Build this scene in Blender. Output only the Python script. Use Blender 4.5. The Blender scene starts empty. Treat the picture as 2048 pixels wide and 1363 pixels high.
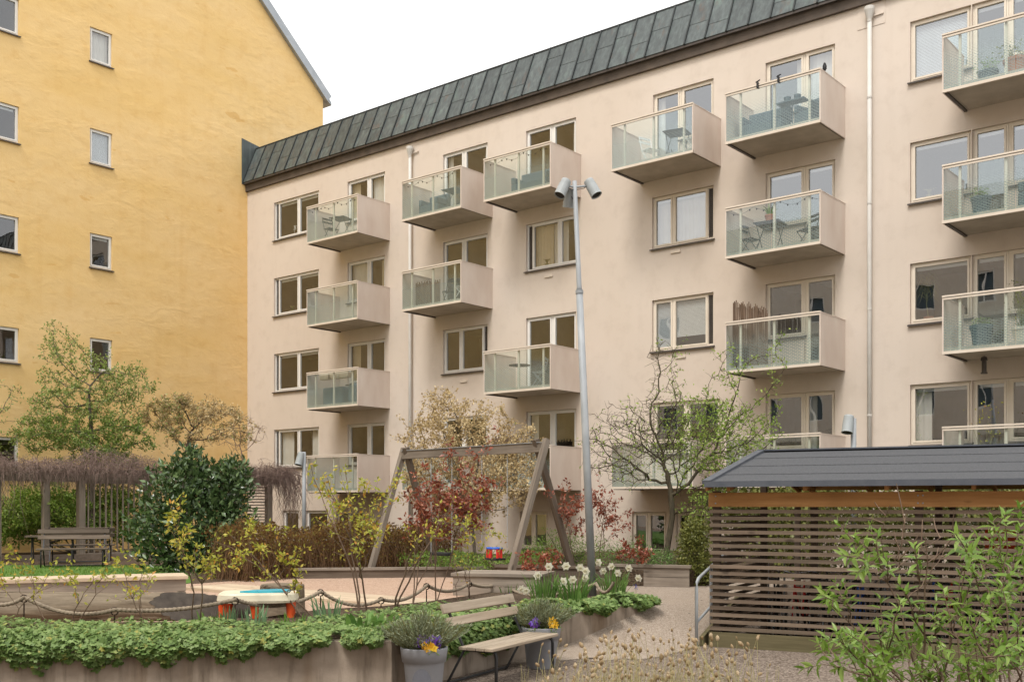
import bpy, math, random
import numpy as np
from mathutils import Vector, Matrix

# ------------------------------------------------------------------ camera, sky, sun, exposure
SC = bpy.context.scene
COL = SC.collection
F, CX, HY, H = 2138.0, 1024.0, 1010.0, 2.0      # focal length, centre column, horizon row (photo pixels), eye height
TH = math.radians(50.6)                          # heading of the long facade, left of the view axis
random.seed(7); RNG = np.random.default_rng(7)

cam_d = bpy.data.cameras.new('camera'); cam = bpy.data.objects.new('camera', cam_d); COL.objects.link(cam)
cam.location = (0, 0, H); cam.rotation_euler = (math.pi/2, 0, 0)
cam_d.sensor_width = 36; cam_d.lens = 36*F/2048; cam_d.shift_y = (HY-681.5)/2048
cam_d.clip_start = .05; cam_d.clip_end = 2000
SC.camera = cam

SUN_EL, SUN_AZ = math.radians(58), math.radians(205)     # azimuth clockwise from +Y: high, behind the camera and a little left
world = bpy.data.worlds.new('World'); SC.world = world; world.use_nodes = True
wt = world.node_tree; wt.nodes.clear()
sky = wt.nodes.new('ShaderNodeTexSky'); sky.sky_type = 'NISHITA'; sky.sun_disc = False
sky.sun_elevation = SUN_EL; sky.sun_rotation = SUN_AZ; sky.air_density = 1.0; sky.dust_density = 4.0; sky.ozone_density = 1.0
hs = wt.nodes.new('ShaderNodeHueSaturation'); hs.inputs['Saturation'].default_value = .22
wm = wt.nodes.new('ShaderNodeMix'); wm.data_type = 'RGBA'; wm.inputs[0].default_value = .72     # closed white cloud cover over the blue
wm.inputs[7].default_value = (9.85, 9.7, 9.45, 1)
bg = wt.nodes.new('ShaderNodeBackground'); bg.inputs[1].default_value = .12
wo = wt.nodes.new('ShaderNodeOutputWorld')
wt.links.new(sky.outputs[0], hs.inputs['Color']); wt.links.new(hs.outputs[0], wm.inputs[6]); wt.links.new(wm.outputs[2], bg.inputs[0]); wt.links.new(bg.outputs[0], wo.inputs[0])
sun_d = bpy.data.lights.new('sun', 'SUN'); sun_d.energy = 1.5; sun_d.angle = math.radians(16); sun_d.color = (1, .95, .88)
sun = bpy.data.objects.new('sun', sun_d); COL.objects.link(sun)
sd = Vector((math.sin(SUN_AZ)*math.cos(SUN_EL), math.cos(SUN_AZ)*math.cos(SUN_EL), math.sin(SUN_EL)))
sun.rotation_euler = (-sd).to_track_quat('-Z', 'Y').to_euler()
vs = SC.view_settings; vs.view_transform = 'Standard'; vs.look = 'None'; vs.exposure = 0.66; vs.gamma = 1; vs.use_curve_mapping = False
cy = SC.cycles; cy.max_bounces = 6; cy.transparent_max_bounces = 16; cy.diffuse_bounces = 3; cy.glossy_bounces = 2; cy.transmission_bounces = 3
cy.caustics_reflective = False; cy.caustics_refractive = False; cy.use_denoising = True

# ------------------------------------------------------------------ photo geometry -> world
def ray(px): return (px-CX)/F
def at(px, py, Y): return Vector((ray(px)*Y, Y, H+(HY-py)*Y/F))
def onz(px, py, z):
    Y = (H-z)*F/(py-HY); return Vector((ray(px)*Y, Y, z))
EU = Vector((math.sin(TH), -math.cos(TH), 0)); EA = Vector((math.cos(TH), math.sin(TH), 0))     # along the facade (near end), into the facade
FD = 25.0
def fdep(px, n=0): return (FD-n)/(EA.y+EA.x*ray(px))
_t0 = fdep(495); CORNER = Vector((ray(495)*_t0, _t0, 0))
def fu(px, n=0):
    t = fdep(px, n); return EU.dot(Vector((ray(px)*t, t, 0))-CORNER)
def fz(px, py, n=0): return H+(HY-py)*fdep(px, n)/F
YD = EU.dot(CORNER)
def yx(px):
    t = YD/(EU.x*ray(px)+EU.y); return EA.dot(Vector((ray(px)*t, t, 0))-CORNER)
def yz(px, py): return H+(HY-py)*(YD/(EU.x*ray(px)+EU.y))/F
def fworld(u, n, z): return CORNER+EU*u-EA*n+Vector((0, 0, z))
FROT = math.atan2(EU.y, EU.x)

# ------------------------------------------------------------------ mesh helpers
class MB:
    def __init__(s): s.v = []; s.f = []
    def add(s, vs, fs):
        o = len(s.v); s.v += [tuple(p) for p in vs]; s.f += [tuple(i+o for i in f) for f in fs]; return s
    def quad(s, *p): return s.add(p, [tuple(range(len(p)))])
    def box(s, x0, x1, y0, y1, z0, z1):
        return s.add([(x0,y0,z0),(x1,y0,z0),(x1,y1,z0),(x0,y1,z0),(x0,y0,z1),(x1,y0,z1),(x1,y1,z1),(x0,y1,z1)],
                     [(0,3,2,1),(4,5,6,7),(0,1,5,4),(1,2,6,5),(2,3,7,6),(3,0,4,7)])
    def beam(s, a, b, w, h, up=(0,0,1)):
        a, b, up = Vector(a), Vector(b), Vector(up); d = (b-a).normalized(); sx = d.cross(up).normalized(); sz = sx.cross(d)
        vs = [p+sx*(i*w/2)+sz*(j*h/2) for p in (a, b) for i, j in ((-1,-1),(1,-1),(1,1),(-1,1))]
        return s.add(vs, [(0,1,2,3),(7,6,5,4),(0,4,5,1),(1,5,6,2),(2,6,7,3),(3,7,4,0)])
    def tube(s, pts, r, n=6, cap=True):
        pts = [Vector(p) for p in pts]; k = len(pts)
        rs = [r]*k if not hasattr(r, '__len__') else r
        ref = Vector((.31, .22, .93)); o = len(s.v)
        for i, p in enumerate(pts):
            d = (pts[min(i+1, k-1)]-pts[max(i-1, 0)])
            if d.length < 1e-9: d = Vector((0,0,1))
            d.normalize(); a = d.cross(ref)
            if a.length < .05: a = d.cross(Vector((1,0,0)))
            a.normalize(); b = d.cross(a)
            for j in range(n):
                t = 2*math.pi*j/n; s.v.append(tuple(p+a*(rs[i]*math.cos(t))+b*(rs[i]*math.sin(t))))
        for i in range(k-1):
            for j in range(n):
                j2 = (j+1) % n; s.f.append((o+i*n+j, o+i*n+j2, o+(i+1)*n+j2, o+(i+1)*n+j))
        if cap: s.f.append(tuple(o+j for j in reversed(range(n)))); s.f.append(tuple(o+(k-1)*n+j for j in range(n)))
        return s
    def lathe(s, prof, n=24, c=(0,0,0)):
        o = len(s.v); m = len(prof)
        for r, z in prof:
            for j in range(n):
                t = 2*math.pi*j/n; s.v.append((c[0]+r*math.cos(t), c[1]+r*math.sin(t), c[2]+z))
        for i in range(m-1):
            for j in range(n):
                j2 = (j+1) % n; s.f.append((o+i*n+j, o+i*n+j2, o+(i+1)*n+j2, o+(i+1)*n+j))
        return s
    def prism(s, poly, z0, z1):
        n = len(poly); vs = [(x, y, z0) for x, y in poly]+[(x, y, z1) for x, y in poly]
        return s.add(vs, [tuple(reversed(range(n))), tuple(range(n, 2*n))]+[(i, (i+1) % n, n+(i+1) % n, n+i) for i in range(n)])
    def build(s, name, mat, parent=None, smooth=False, loc=None, rot=None, bevel=0):
        me = bpy.data.meshes.new(name); me.from_pydata(s.v, [], s.f); me.update()
        return link(name, me, mat, parent, smooth, loc, rot, bevel)
def link(name, me, mat, parent=None, smooth=False, loc=None, rot=None, bevel=0):
    o = bpy.data.objects.new(name, me); COL.objects.link(o)
    if mat and not me.materials: me.materials.append(mat)
    if parent: o.parent = parent
    if smooth: me.shade_smooth()
    if loc is not None: o.location = loc
    if rot is not None: o.rotation_euler = (0, 0, rot) if not hasattr(rot, '__len__') else rot
    if bevel:
        b = o.modifiers.new('bevel', 'BEVEL'); b.width = bevel; b.segments = 2; b.limit_method = 'ANGLE'
    return o
def tag(o, label=None, cat=None, group=None, kind=None):
    if label: o['label'] = label
    if cat: o['category'] = cat
    if group: o['group'] = group
    if kind: o['kind'] = kind
    return o
def thing(name, label, cat, loc=(0,0,0), rot=0, group=None):
    o = bpy.data.objects.new(name, None); COL.objects.link(o); o.location = loc
    o.rotation_euler = (0, 0, rot) if not hasattr(rot, '__len__') else rot; o.empty_display_size = .2
    return tag(o, label, cat, group)
def copy_tree(o, parent=None):
    c = o.copy(); COL.objects.link(c)
    if parent: c.parent = parent
    for ch in o.children: copy_tree(ch, c)
    return c
def fast_mesh(name, V, Fc, var=None):
    """V (N,3) array, Fc (M,k) array of equal sized faces, var per face value stored as attribute"""
    me = bpy.data.meshes.new(name); V = np.asarray(V, np.float32); Fc = np.asarray(Fc, np.int32); M_, k = Fc.shape
    me.vertices.add(len(V)); me.vertices.foreach_set('co', V.ravel())
    me.loops.add(M_*k); me.loops.foreach_set('vertex_index', Fc.ravel())
    me.polygons.add(M_); me.polygons.foreach_set('loop_start', np.arange(0, M_*k, k, dtype=np.int32))
    if var is not None:
        a = me.attributes.new('var', 'FLOAT', 'FACE'); a.data.foreach_set('value', np.asarray(var, np.float32))
    me.update(calc_edges=True); me.validate(); return me

# ------------------------------------------------------------------ materials
def new_mat(name):
    m = bpy.data.materials.new(name); m.use_nodes = True; t = m.node_tree; t.nodes.clear(); return m, t
def nd(t, typ, ins=None, **kw):
    n = t.nodes.new(typ)
    for k, v in kw.items(): setattr(n, k, v)
    for k, v in (ins or {}).items():
        if isinstance(v, bpy.types.NodeSocket): t.links.new(v, n.inputs[k])
        else: n.inputs[k].default_value = v
    return n
def c4(c): return (c[0], c[1], c[2], 1)
def coords(t, stretch=(1,1,1), rnd=0., rotz=0.):
    tc = nd(t, 'ShaderNodeTexCoord'); out = tc.outputs['Object']
    if rnd:
        oi = nd(t, 'ShaderNodeObjectInfo'); mu = nd(t, 'ShaderNodeMath', {0: oi.outputs['Random'], 1: rnd}, operation='MULTIPLY')
        out = nd(t, 'ShaderNodeVectorMath', {0: out, 1: mu.outputs[0]}, operation='ADD').outputs[0]
    mp = nd(t, 'ShaderNodeMapping', {'Vector': out, 'Scale': stretch, 'Rotation': (0, 0, rotz)}); return mp.outputs[0]
def noise(t, vec, scale, detail=5, rough=.55, dist=0): return nd(t, 'ShaderNodeTexNoise', {'Vector': vec, 'Scale': scale, 'Detail': detail, 'Roughness': rough, 'Distortion': dist}).outputs[0]
def ramp(t, fac, stops):
    r = nd(t, 'ShaderNodeValToRGB', {0: fac}); e = r.color_ramp.elements
    while len(e) < len(stops): e.new(.5)
    for i, (p, c) in enumerate(stops): e[i].position = p; e[i].color = c4(c) if hasattr(c, '__len__') else (c, c, c, 1)
    return r.outputs[0]
def mixc(t, f, a, b, blend='MIX'):
    n = nd(t, 'ShaderNodeMix', data_type='RGBA', blend_type=blend)
    for i, v in ((0, f), (6, a), (7, b)):
        if isinstance(v, bpy.types.NodeSocket): t.links.new(v, n.inputs[i])
        else: n.inputs[i].default_value = c4(v) if i else v
    return n.outputs[2]
def bright(t, col, amt):
    oi = nd(t, 'ShaderNodeObjectInfo'); mr = nd(t, 'ShaderNodeMapRange', {0: oi.outputs['Random'], 3: 1-amt, 4: 1+amt})
    return nd(t, 'ShaderNodeHueSaturation', {'Value': mr.outputs[0], 'Color': col}).outputs[0]
def finish(m, t, col, rough=.8, bump=None, bstr=.3, bdist=.02, spec=.3, metal=0):
    p = nd(t, 'ShaderNodeBsdfPrincipled', {'Base Color': col if isinstance(col, bpy.types.NodeSocket) else c4(col), 'Roughness': rough, 'Specular IOR Level': spec, 'Metallic': metal})
    if bump is not None:
        b = nd(t, 'ShaderNodeBump', {'Height': bump, 'Strength': bstr, 'Distance': bdist}); t.links.new(b.outputs[0], p.inputs['Normal'])
    o = nd(t, 'ShaderNodeOutputMaterial'); t.links.new(p.outputs[0], o.inputs[0]); return m
def mk(name, c1, c2=None, scale=6, detail=6, rough=.8, bump=0, stretch=(1,1,1), spec=.3, metal=0, rnd=0, var=0, bdist=.01, lo=.3, hi=.7):
    m, t = new_mat(name); v = coords(t, stretch, rnd); n = noise(t, v, scale, detail)
    col = ramp(t, n, [(lo, c1), (hi, c2 or c1)])
    if var: col = bright(t, col, var)
    return finish(m, t, col, rough, n if bump else None, bump, bdist, spec, metal)

def stucco(name, base, dark, light, wave=0., wscale=1.6):
    m, t = new_mat(name); v = coords(t); v2 = coords(t, (1,1,.28) if not wave else (.55,.55,1.5))
    big = noise(t, v2, .35, 4); fine = noise(t, v, 60, 3); mid = noise(t, v, 2.2, 6, .65)
    col = mixc(t, ramp(t, big, [(.35, 0.), (.7, 1.)]), base, light)
    col = mixc(t, ramp(t, mid, [(.5, 0.), (.78, .45)]), col, dark)
    grime = noise(t, coords(t, (1.5,1.5,.12)), 1.3, 5); col = mixc(t, ramp(t, grime, [(.56, 0.), (.8, .28)]), col, dark)
    h = nd(t, 'ShaderNodeMath', {0: fine, 1: .12}, operation='MULTIPLY').outputs[0]
    if wave:
        w1 = noise(t, coords(t, (.6,.6,1.25)), wscale*.8, 4, .5, .9); w2 = noise(t, coords(t, (.7,.7,1.2)), wscale*3.0, 3, .5, .6)
        w = nd(t, 'ShaderNodeMath', {0: w2, 1: .4, 2: w1}, operation='MULTIPLY_ADD').outputs[0]
        dn = noise(t, coords(t, (.7,.7,1.)), .5, 3); wv = nd(t, 'ShaderNodeMath', {0: ramp(t, dn, [(.35, .25), (.7, 1.)]), 1: wave}, operation='MULTIPLY').outputs[0]
        h = nd(t, 'ShaderNodeMath', {0: w, 1: wv, 2: h}, operation='MULTIPLY_ADD').outputs[0]
        sp = noise(t, coords(t, (.7,.7,1.9)), 1.15, 3, .5, .5)
        col = mixc(t, ramp(t, sp, [(.70, 0.), (.715, .55)]), col, dark)
    return finish(m, t, col, .92, h, .6, .05 if not wave else .07, .15)
def wood(name, c1, c2, axis=0, scale=9, rough=.8, var=.12, bump=.25, green=None):
    st = [1., 1., 1.]; st[axis] = .06
    m, t = new_mat(name); v = coords(t, tuple(st), 17.); n = noise(t, v, scale*2.2, 6, .6); n2 = noise(t, coords(t, (1,1,1), 5.), 1.1, 3)
    col = ramp(t, n, [(.3, c1), (.68, c2)])
    kn = [.7, .7, .7]; kn[axis] = .3
    k = nd(t, 'ShaderNodeTexVoronoi', {'Vector': coords(t, tuple(kn), 11.), 'Scale': 6.}); col = mixc(t, ramp(t, k.outputs['Distance'], [(.06, .75), (.14, 0.)]), col, [x*.42 for x in c1])
    col = mixc(t, ramp(t, n2, [(.45, 0.), (.75, .5)]), col, green or [x*.62 for x in c1]); col = bright(t, col, var)
    return finish(m, t, col, rough, n, bump, .006, .2)
def leafmat(name, stops, trans=.35, rough=.45, spec=.4):
    m, t = new_mat(name); a = nd(t, 'ShaderNodeAttribute', attribute_name='var'); col = ramp(t, a.outputs['Fac'], stops)
    p = nd(t, 'ShaderNodeBsdfPrincipled', {'Base Color': col, 'Roughness': rough, 'Specular IOR Level': spec})
    tr = nd(t, 'ShaderNodeBsdfTranslucent', {'Color': col}); mx = nd(t, 'ShaderNodeMixShader', {0: trans, 1: p.outputs[0], 2: tr.outputs[0]})
    o = nd(t, 'ShaderNodeOutputMaterial'); t.links.new(mx.outputs[0], o.inputs[0]); return m
def glass_mat(name, tint, refl=1.6, base=.04, wav=.0, pattern=False):
    m, t = new_mat(name); lw = nd(t, 'ShaderNodeLayerWeight', {'Blend': .5}); p5 = nd(t, 'ShaderNodeMath', {0: lw.outputs['Facing'], 1: 4.}, operation='POWER')
    fac = nd(t, 'ShaderNodeMath', {0: p5.outputs[0], 1: refl, 2: base}, operation='MULTIPLY_ADD', use_clamp=True).outputs[0]
    gl = nd(t, 'ShaderNodeBsdfGlossy', {'Color': (.95, .97, 1, 1), 'Roughness': .0})
    if wav:
        b = nd(t, 'ShaderNodeBump', {'Height': noise(t, coords(t, (1,1,.7), 9.), 1.4, 1), 'Strength': wav, 'Distance': .05}); t.links.new(b.outputs[0], gl.inputs['Normal'])
    tr = nd(t, 'ShaderNodeBsdfTransparent', {'Color': c4(tint)}); body = tr.outputs[0]
    if pattern:
        sx = nd(t, 'ShaderNodeSeparateXYZ', {0: nd(t, 'ShaderNodeTexCoord').outputs['Object']})
        cb = nd(t, 'ShaderNodeCombineXYZ', {0: sx.outputs[0], 1: sx.outputs[2]})
        br = nd(t, 'ShaderNodeTexBrick', {'Vector': cb.outputs[0], 'Color1': (1,1,1,1), 'Color2': (1,1,1,1), 'Mortar': (0,0,0,1), 'Scale': 1., 'Mortar Size': .008, 'Mortar Smooth': .25, 'Brick Width': .10, 'Row Height': .034}, offset=.5)
        hz = ramp(t, nd(t, 'ShaderNodeMapRange', {0: sx.outputs[2], 1: 0., 2: 1.1}).outputs[0], [(.0, 1.), (.5, .85), (.76, .12), (.8, 0.)])
        pf = nd(t, 'ShaderNodeMath', {0: br.outputs['Color'], 1: hz}, operation='MULTIPLY').outputs[0]
        pf = nd(t, 'ShaderNodeMath', {0: pf, 1: .58}, operation='MULTIPLY').outputs[0]
        df = nd(t, 'ShaderNodeBsdfDiffuse', {'Color': (.43, .56, .55, 1)}); tl = nd(t, 'ShaderNodeBsdfTranslucent', {'Color': (.47, .61, .60, 1)})
        fr = nd(t, 'ShaderNodeMixShader', {0: .5, 1: df.outputs[0], 2: tl.outputs[0]})
        body = nd(t, 'ShaderNodeMixShader', {0: pf, 1: body, 2: fr.outputs[0]}).outputs[0]
    mx = nd(t, 'ShaderNodeMixShader', {0: fac, 1: body, 2: gl.outputs[0]})
    o = nd(t, 'ShaderNodeOutputMaterial'); t.links.new(mx.outputs[0], o.inputs[0]); return m

def gravel_mat(name, c1, c2, c3, scale=55, bump=.6, patch=(.5, .45, .4)):
    m, t = new_mat(name); v = coords(t); vo = nd(t, 'ShaderNodeTexVoronoi', {'Vector': v, 'Scale': scale}); n = noise(t, v, .55, 5)
    sep = nd(t, 'ShaderNodeSeparateColor', {0: vo.outputs['Color']}); col = ramp(t, sep.outputs[0], [(.1, c1), (.5, c2), (.92, c3)])
    col = mixc(t, ramp(t, n, [(.4, 0.), (.72, .55)]), col, patch)
    lit = noise(t, v, 9, 2); col = mixc(t, ramp(t, lit, [(.70, 0.), (.73, .7)]), col, [x*.35 for x in c1])
    hh = nd(t, 'ShaderNodeMath', {0: vo.outputs['Distance'], 1: -1.}, operation='MULTIPLY').outputs[0]
    return finish(m, t, col, .95, hh, bump, .02, .1)
def copper_mat():
    m, t = new_mat('patinated_copper'); v = coords(t, (1,1,.07), 23.); n = noise(t, v, 9, 6, .65); n2 = noise(t, coords(t, (1,1,.35), 31.), 3.5, 5)
    col = ramp(t, n, [(.25, (.046,.053,.054)), (.5, (.074,.088,.088)), (.75, (.12,.145,.14))])
    col = mixc(t, ramp(t, n2, [(.56, 0.), (.78, .55)]), col, (.145,.21,.18))
    n3 = noise(t, coords(t, (1,1,.12), 41.), 4, 4); col = mixc(t, ramp(t, n3, [(.6, 0.), (.75, .6)]), col, (.11,.075,.055))
    return finish(m, t, bright(t, col, .16), .5, n, .1, .004, .4, .1)
def concrete_mat():
    m, t = new_mat('board_marked_concrete'); v = coords(t, (1,1,.12)); n = noise(t, v, 5, 6, .65); n2 = noise(t, coords(t), 2.2, 6); n3 = noise(t, coords(t, (1,1,.06)), 2.1, 4)
    col = ramp(t, n2, [(.3, (.26,.21,.165)), (.7, (.42,.35,.285))]); col = mixc(t, ramp(t, n, [(.47, 0.), (.66, .8)]), col, (.11,.085,.06))
    col = mixc(t, ramp(t, n3, [(.55, 0.), (.68, .6)]), col, (.20,.14,.09)); fine = noise(t, coords(t), 45, 3)
    return finish(m, t, col, .93, fine, .35, .008, .15)

def log_mat():
    m, t = new_mat('cracked_weathered_log'); n = noise(t, coords(t, (.12,1,1)), 16, 7, .7); n2 = noise(t, coords(t, (.1,1,1)), 7, 5, .65, .5); n3 = noise(t, coords(t, (.5,1,1)), 2.5, 4)
    col = ramp(t, n, [(.3, (.12,.095,.068)), (.7, (.27,.22,.16))]); col = mixc(t, ramp(t, n2, [(.38, .9), (.44, 0.)]), col, (.045,.032,.022)); col = mixc(t, ramp(t, n3, [(.5, 0.), (.7, .5)]), col, (.15,.11,.08))
    return finish(m, t, col, .95, n2, .8, .03, .1)
M = {}
M['pink'] = stucco('pink_stucco', (.625,.54,.46), (.50,.42,.35), (.665,.585,.51))
M['yellow'] = stucco('yellow_plaster', (.77,.525,.215), (.66,.39,.125), (.81,.585,.295), wave=.85)
M['cream'] = mk('cream_paint', (.66,.57,.47), (.71,.63,.54), 3, rough=.6)
M['panel'] = mk('balcony_panel_paint', (.60,.50,.43), (.68,.60,.53), 2.2, rough=.75, bump=.05, rnd=9, stretch=(1,1,.4))
M['slab'] = mk('balcony_concrete', (.40,.35,.29), (.52,.46,.39), 2.5, rough=.9, bump=.1, rnd=9)
M['frame'] = mk('window_frame_paint', (.72,.64,.53), (.77,.69,.58), 4, rough=.5)
M['frame_w'] = mk('white_frame_paint', (.76,.74,.70), (.80,.78,.74), 4, rough=.5)
M['sill'] = mk('brown_sheet_metal', (.075,.065,.06), (.11,.095,.085), 5, rough=.5, metal=.2)
M['fascia'] = mk('dark_fascia', (.07,.055,.045), (.115,.09,.07), 3, rough=.7)
M['copper'] = copper_mat()
M['seam'] = mk('copper_seam', (.022,.026,.028), (.04,.046,.046), 6, rough=.6)
M['darkmetal'] = mk('dark_metal', (.035,.035,.037), (.06,.06,.06), 8, rough=.55, metal=.4)
M['black'] = mk('black_plastic', (.016,.016,.017), (.028,.028,.03), 8, rough=.5)
M['greyfurn'] = mk('slate_grey_cushion', (.07,.10,.12), (.11,.15,.17), 10, rough=.9, bump=.1)
M['galv'] = mk('galvanised_steel', (.27,.29,.305), (.37,.39,.405), 7, rough=.55, metal=.1, stretch=(1,1,.4))
M['lampgrey'] = mk('grey_lamp_housing', (.31,.335,.34), (.37,.395,.40), 3, rough=.5)
M['pipe'] = mk('white_pipe_paint', (.54,.52,.485), (.61,.59,.55), 4, rough=.7)
M['winglass'] = glass_mat('window_glass', (.85,.87,.86), .9, .15, .08); M['winglass2'] = glass_mat('bright_reflection_window_glass', (.85,.87,.86), .9, .25, .08)  # second is the same glass, stronger reflection set in to brighten the right-hand panes
M['balglass'] = glass_mat('printed_balcony_glass', (.85,.93,.92), .6, .07, 0, True)
M['room'] = mk('room_interior', (.09,.07,.055), (.15,.12,.095), 1.5, rough=.9)
M['curtain'] = mk('white_curtain', (.70,.66,.60), (.78,.75,.70), 3, rough=.9)
M['beigecurtain'] = mk('beige_curtain', (.56,.47,.34), (.64,.54,.40), 3, rough=.9)
M['blind'] = mk('pale_blind', (.62,.66,.70), (.68,.72,.76), 3, rough=.6)
M['concrete'] = concrete_mat()
M['gravel'] = gravel_mat('brown_gravel', (.10,.078,.062), (.19,.15,.12), (.36,.30,.25), 48, .9, (.235,.185,.15))
M['path'] = gravel_mat('fine_path_gravel', (.24,.19,.15), (.33,.27,.215), (.43,.365,.305), 80, .5, (.37,.30,.235))
M['sand'] = gravel_mat('pinkish_sand', (.34,.23,.165), (.43,.30,.225), (.52,.38,.29), 40, .7, (.46,.335,.25))
M['soil'] = gravel_mat('dark_soil', (.05,.035,.025), (.09,.065,.045), (.15,.11,.08), 40, .8, (.10,.075,.05))
M['lawn'] = mk('lawn_turf', (.06,.13,.02), (.11,.20,.04), 30, rough=.95, bump=.4)
M['oldwood'] = wood('weathered_grey_wood', (.21,.175,.14), (.33,.28,.23))
M['darkwood'] = wood('dark_brown_wood', (.105,.08,.06), (.17,.135,.105))
M['slatwood'] = wood('brown_stained_slats', (.11,.08,.058), (.195,.147,.108), var=.22, green=(.12,.10,.07))
M['mosswood'] = wood('mossy_plank', (.10,.085,.045), (.17,.145,.08), green=(.075,.085,.03))
M['beamwood'] = wood('orange_pine_beam', (.33,.165,.06), (.46,.25,.10), var=.08)
M['postwood'] = wood('grey_pergola_post', (.20,.165,.13), (.31,.265,.215), axis=2)
M['deckwood'] = wood('pale_deck_boards', (.46,.36,.255), (.60,.49,.36), var=.1)
M['log'] = log_mat(); M['swingwood'] = wood('grey_swing_timber', (.15,.125,.10), (.26,.22,.18)); M['hedgetwig'] = mk('russet_hedge_twig', (.11,.06,.03), (.19,.11,.055), 12, rough=.9)
M['charred'] = mk('dark_sawn_end', (.05,.042,.036), (.10,.085,.07), 9, rough=.85, bump=.4)
M['benchwood'] = wood('sun_bleached_bench_slats', (.25,.20,.145), (.42,.35,.27), var=.08, green=(.30,.23,.16))
M['felt'] = mk('grey_roofing_felt', (.065,.068,.074), (.115,.118,.126), 45, rough=.95, bump=.2, spec=.1)
M['feltedge'] = mk('blue_grey_roof_edge', (.085,.095,.115), (.11,.12,.14), 6, rough=.5, metal=.2)
M['bark'] = mk('grey_brown_bark', (.075,.06,.047), (.16,.135,.105), 22, rough=.95, bump=.6, stretch=(1,1,.25))
M['mossbark'] = mk('mossy_bark', (.05,.04,.028), (.115,.098,.062), 22, rough=.95, bump=.6, stretch=(1,1,.25))
M['twig'] = mk('brown_twig', (.13,.085,.06), (.22,.155,.11), 12, rough=.9)
M['vinetwig'] = mk('purple_brown_vine', (.20,.135,.115), (.34,.25,.21), 5, rough=.9)
M['greenstem'] = mk('green_stem', (.12,.13,.04), (.20,.18,.07), 8, rough=.7)
M['pot'] = mk('grey_plastic_pot', (.24,.245,.265), (.30,.305,.325), 2.5, rough=.55)
M['potstain'] = mk('damp_pot_stain', (.145,.15,.175), (.17,.175,.20), 5, rough=.6)
M['rope'] = mk('grey_rope', (.20,.16,.115), (.34,.28,.21), 30, rough=.95, bump=.3)
M['iron'] = mk('rusty_iron', (.035,.025,.02), (.075,.05,.035), 18, rough=.75, metal=.4)
M['toycream'] = mk('cream_plastic', (.72,.66,.50), (.76,.70,.55), 3, rough=.4)
M['toyorange'] = mk('orange_plastic', (.70,.085,.02), (.76,.11,.03), 3, rough=.4)
M['toycyan'] = mk('cyan_plastic', (.03,.40,.55), (.04,.46,.60), 3, rough=.4)
M['toyblue'] = mk('blue_plastic', (.02,.10,.48), (.03,.13,.55), 3, rough=.4)
M['toyred'] = mk('red_plastic', (.60,.03,.025), (.68,.04,.03), 3, rough=.4)
M['terracotta'] = mk('terracotta', (.36,.15,.08), (.44,.20,.12), 5, rough=.85)
M['whitemetal'] = mk('white_metal', (.74,.74,.72), (.78,.78,.76), 5, rough=.4)
M['rubber'] = mk('black_rubber', (.015,.015,.016), (.03,.03,.03), 20, rough=.85)
M['chrome'] = mk('bike_metal', (.45,.46,.48), (.55,.56,.58), 5, rough=.25, metal=.9)
M['flash'] = mk('grey_roof_flashing', (.33,.36,.39), (.42,.45,.48), 3, rough=.5, metal=.3)
M['reed'] = wood('reed_screen', (.10,.065,.045), (.23,.16,.11), axis=2, scale=20, var=.2)
G = dict
M['l_laurel'] = leafmat('laurel_leaf', [(0, (.035,.065,.022)), (.6, (.075,.13,.045)), (1, (.17,.25,.095))], .2, .26, .7)
M['l_spring'] = leafmat('spring_leaf', [(0, (0.167,0.258,0.046)), (.6, (0.302,0.439,0.083)), (1, (0.484,0.605,0.151))], .45)
M['l_tree'] = leafmat('young_tree_leaf', [(0, (0.154,0.230,0.054)), (.6, (0.292,0.376,0.108)), (1, (0.476,0.538,0.215))], .45)
M['l_green'] = leafmat('fresh_green_leaf', [(0, (0.087,0.160,0.021)), (.6, (0.175,0.291,0.044)), (1, (0.291,0.422,0.087))], .4)
M['l_tan'] = leafmat('tan_blossom', [(0, (0.366,0.268,0.141)), (.6, (0.591,0.465,0.253)), (1, (0.817,0.690,0.436))], .4, .8, .1)
M['l_red'] = leafmat('red_rose_leaf', [(0, (.15,.033,.018)), (.6, (.31,.08,.04)), (1, (.44,.19,.12))], .3, .35, .5)
M['l_rose'] = leafmat('yellow_green_rose_leaf', [(0, (0.264,0.312,0.036)), (.5, (0.432,0.432,0.060)), (.85, (0.576,0.480,0.084)), (1, (0.540,0.240,0.048))], .4)
M['l_hedge'] = leafmat('russet_hedge_leaf', [(0, (.10,.05,.02)), (.5, (.18,.10,.035)), (.8, (.22,.15,.045)), (1, (.24,.23,.06))], .35, .8, .1)
M['l_box'] = leafmat('boxwood_leaf', [(0, (0.100,0.112,0.025)), (.6, (0.188,0.206,0.050)), (1, (0.300,0.312,0.088))], .3)
M['l_geranium'] = leafmat('geranium_leaf', [(0, (0.093,0.160,0.036)), (.5, (0.175,0.273,0.077)), (.93, (0.279,0.382,0.134)), (1, (0.372,0.341,0.072))], .3, .5)
M['l_lavender'] = leafmat('lavender_leaf', [(0, (0.149,0.178,0.103)), (.6, (0.253,0.287,0.178)), (1, (0.345,0.380,0.241))], .3, .7)
M['l_strap'] = leafmat('strap_leaf', [(0, (0.078,0.169,0.039)), (.6, (0.156,0.286,0.065)), (1, (0.260,0.403,0.117))], .3, .4)
M['l_blue'] = leafmat('bluish_tulip_leaf', [(0, (0.117,0.208,0.104)), (1, (0.234,0.364,0.195))], .3, .4)
M['l_fore'] = leafmat('foreground_shrub_leaf', [(0, (0.127,0.230,0.029)), (.5, (0.218,0.356,0.057)), (1, (0.345,0.471,0.127))], .45, .35, .5)
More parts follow.
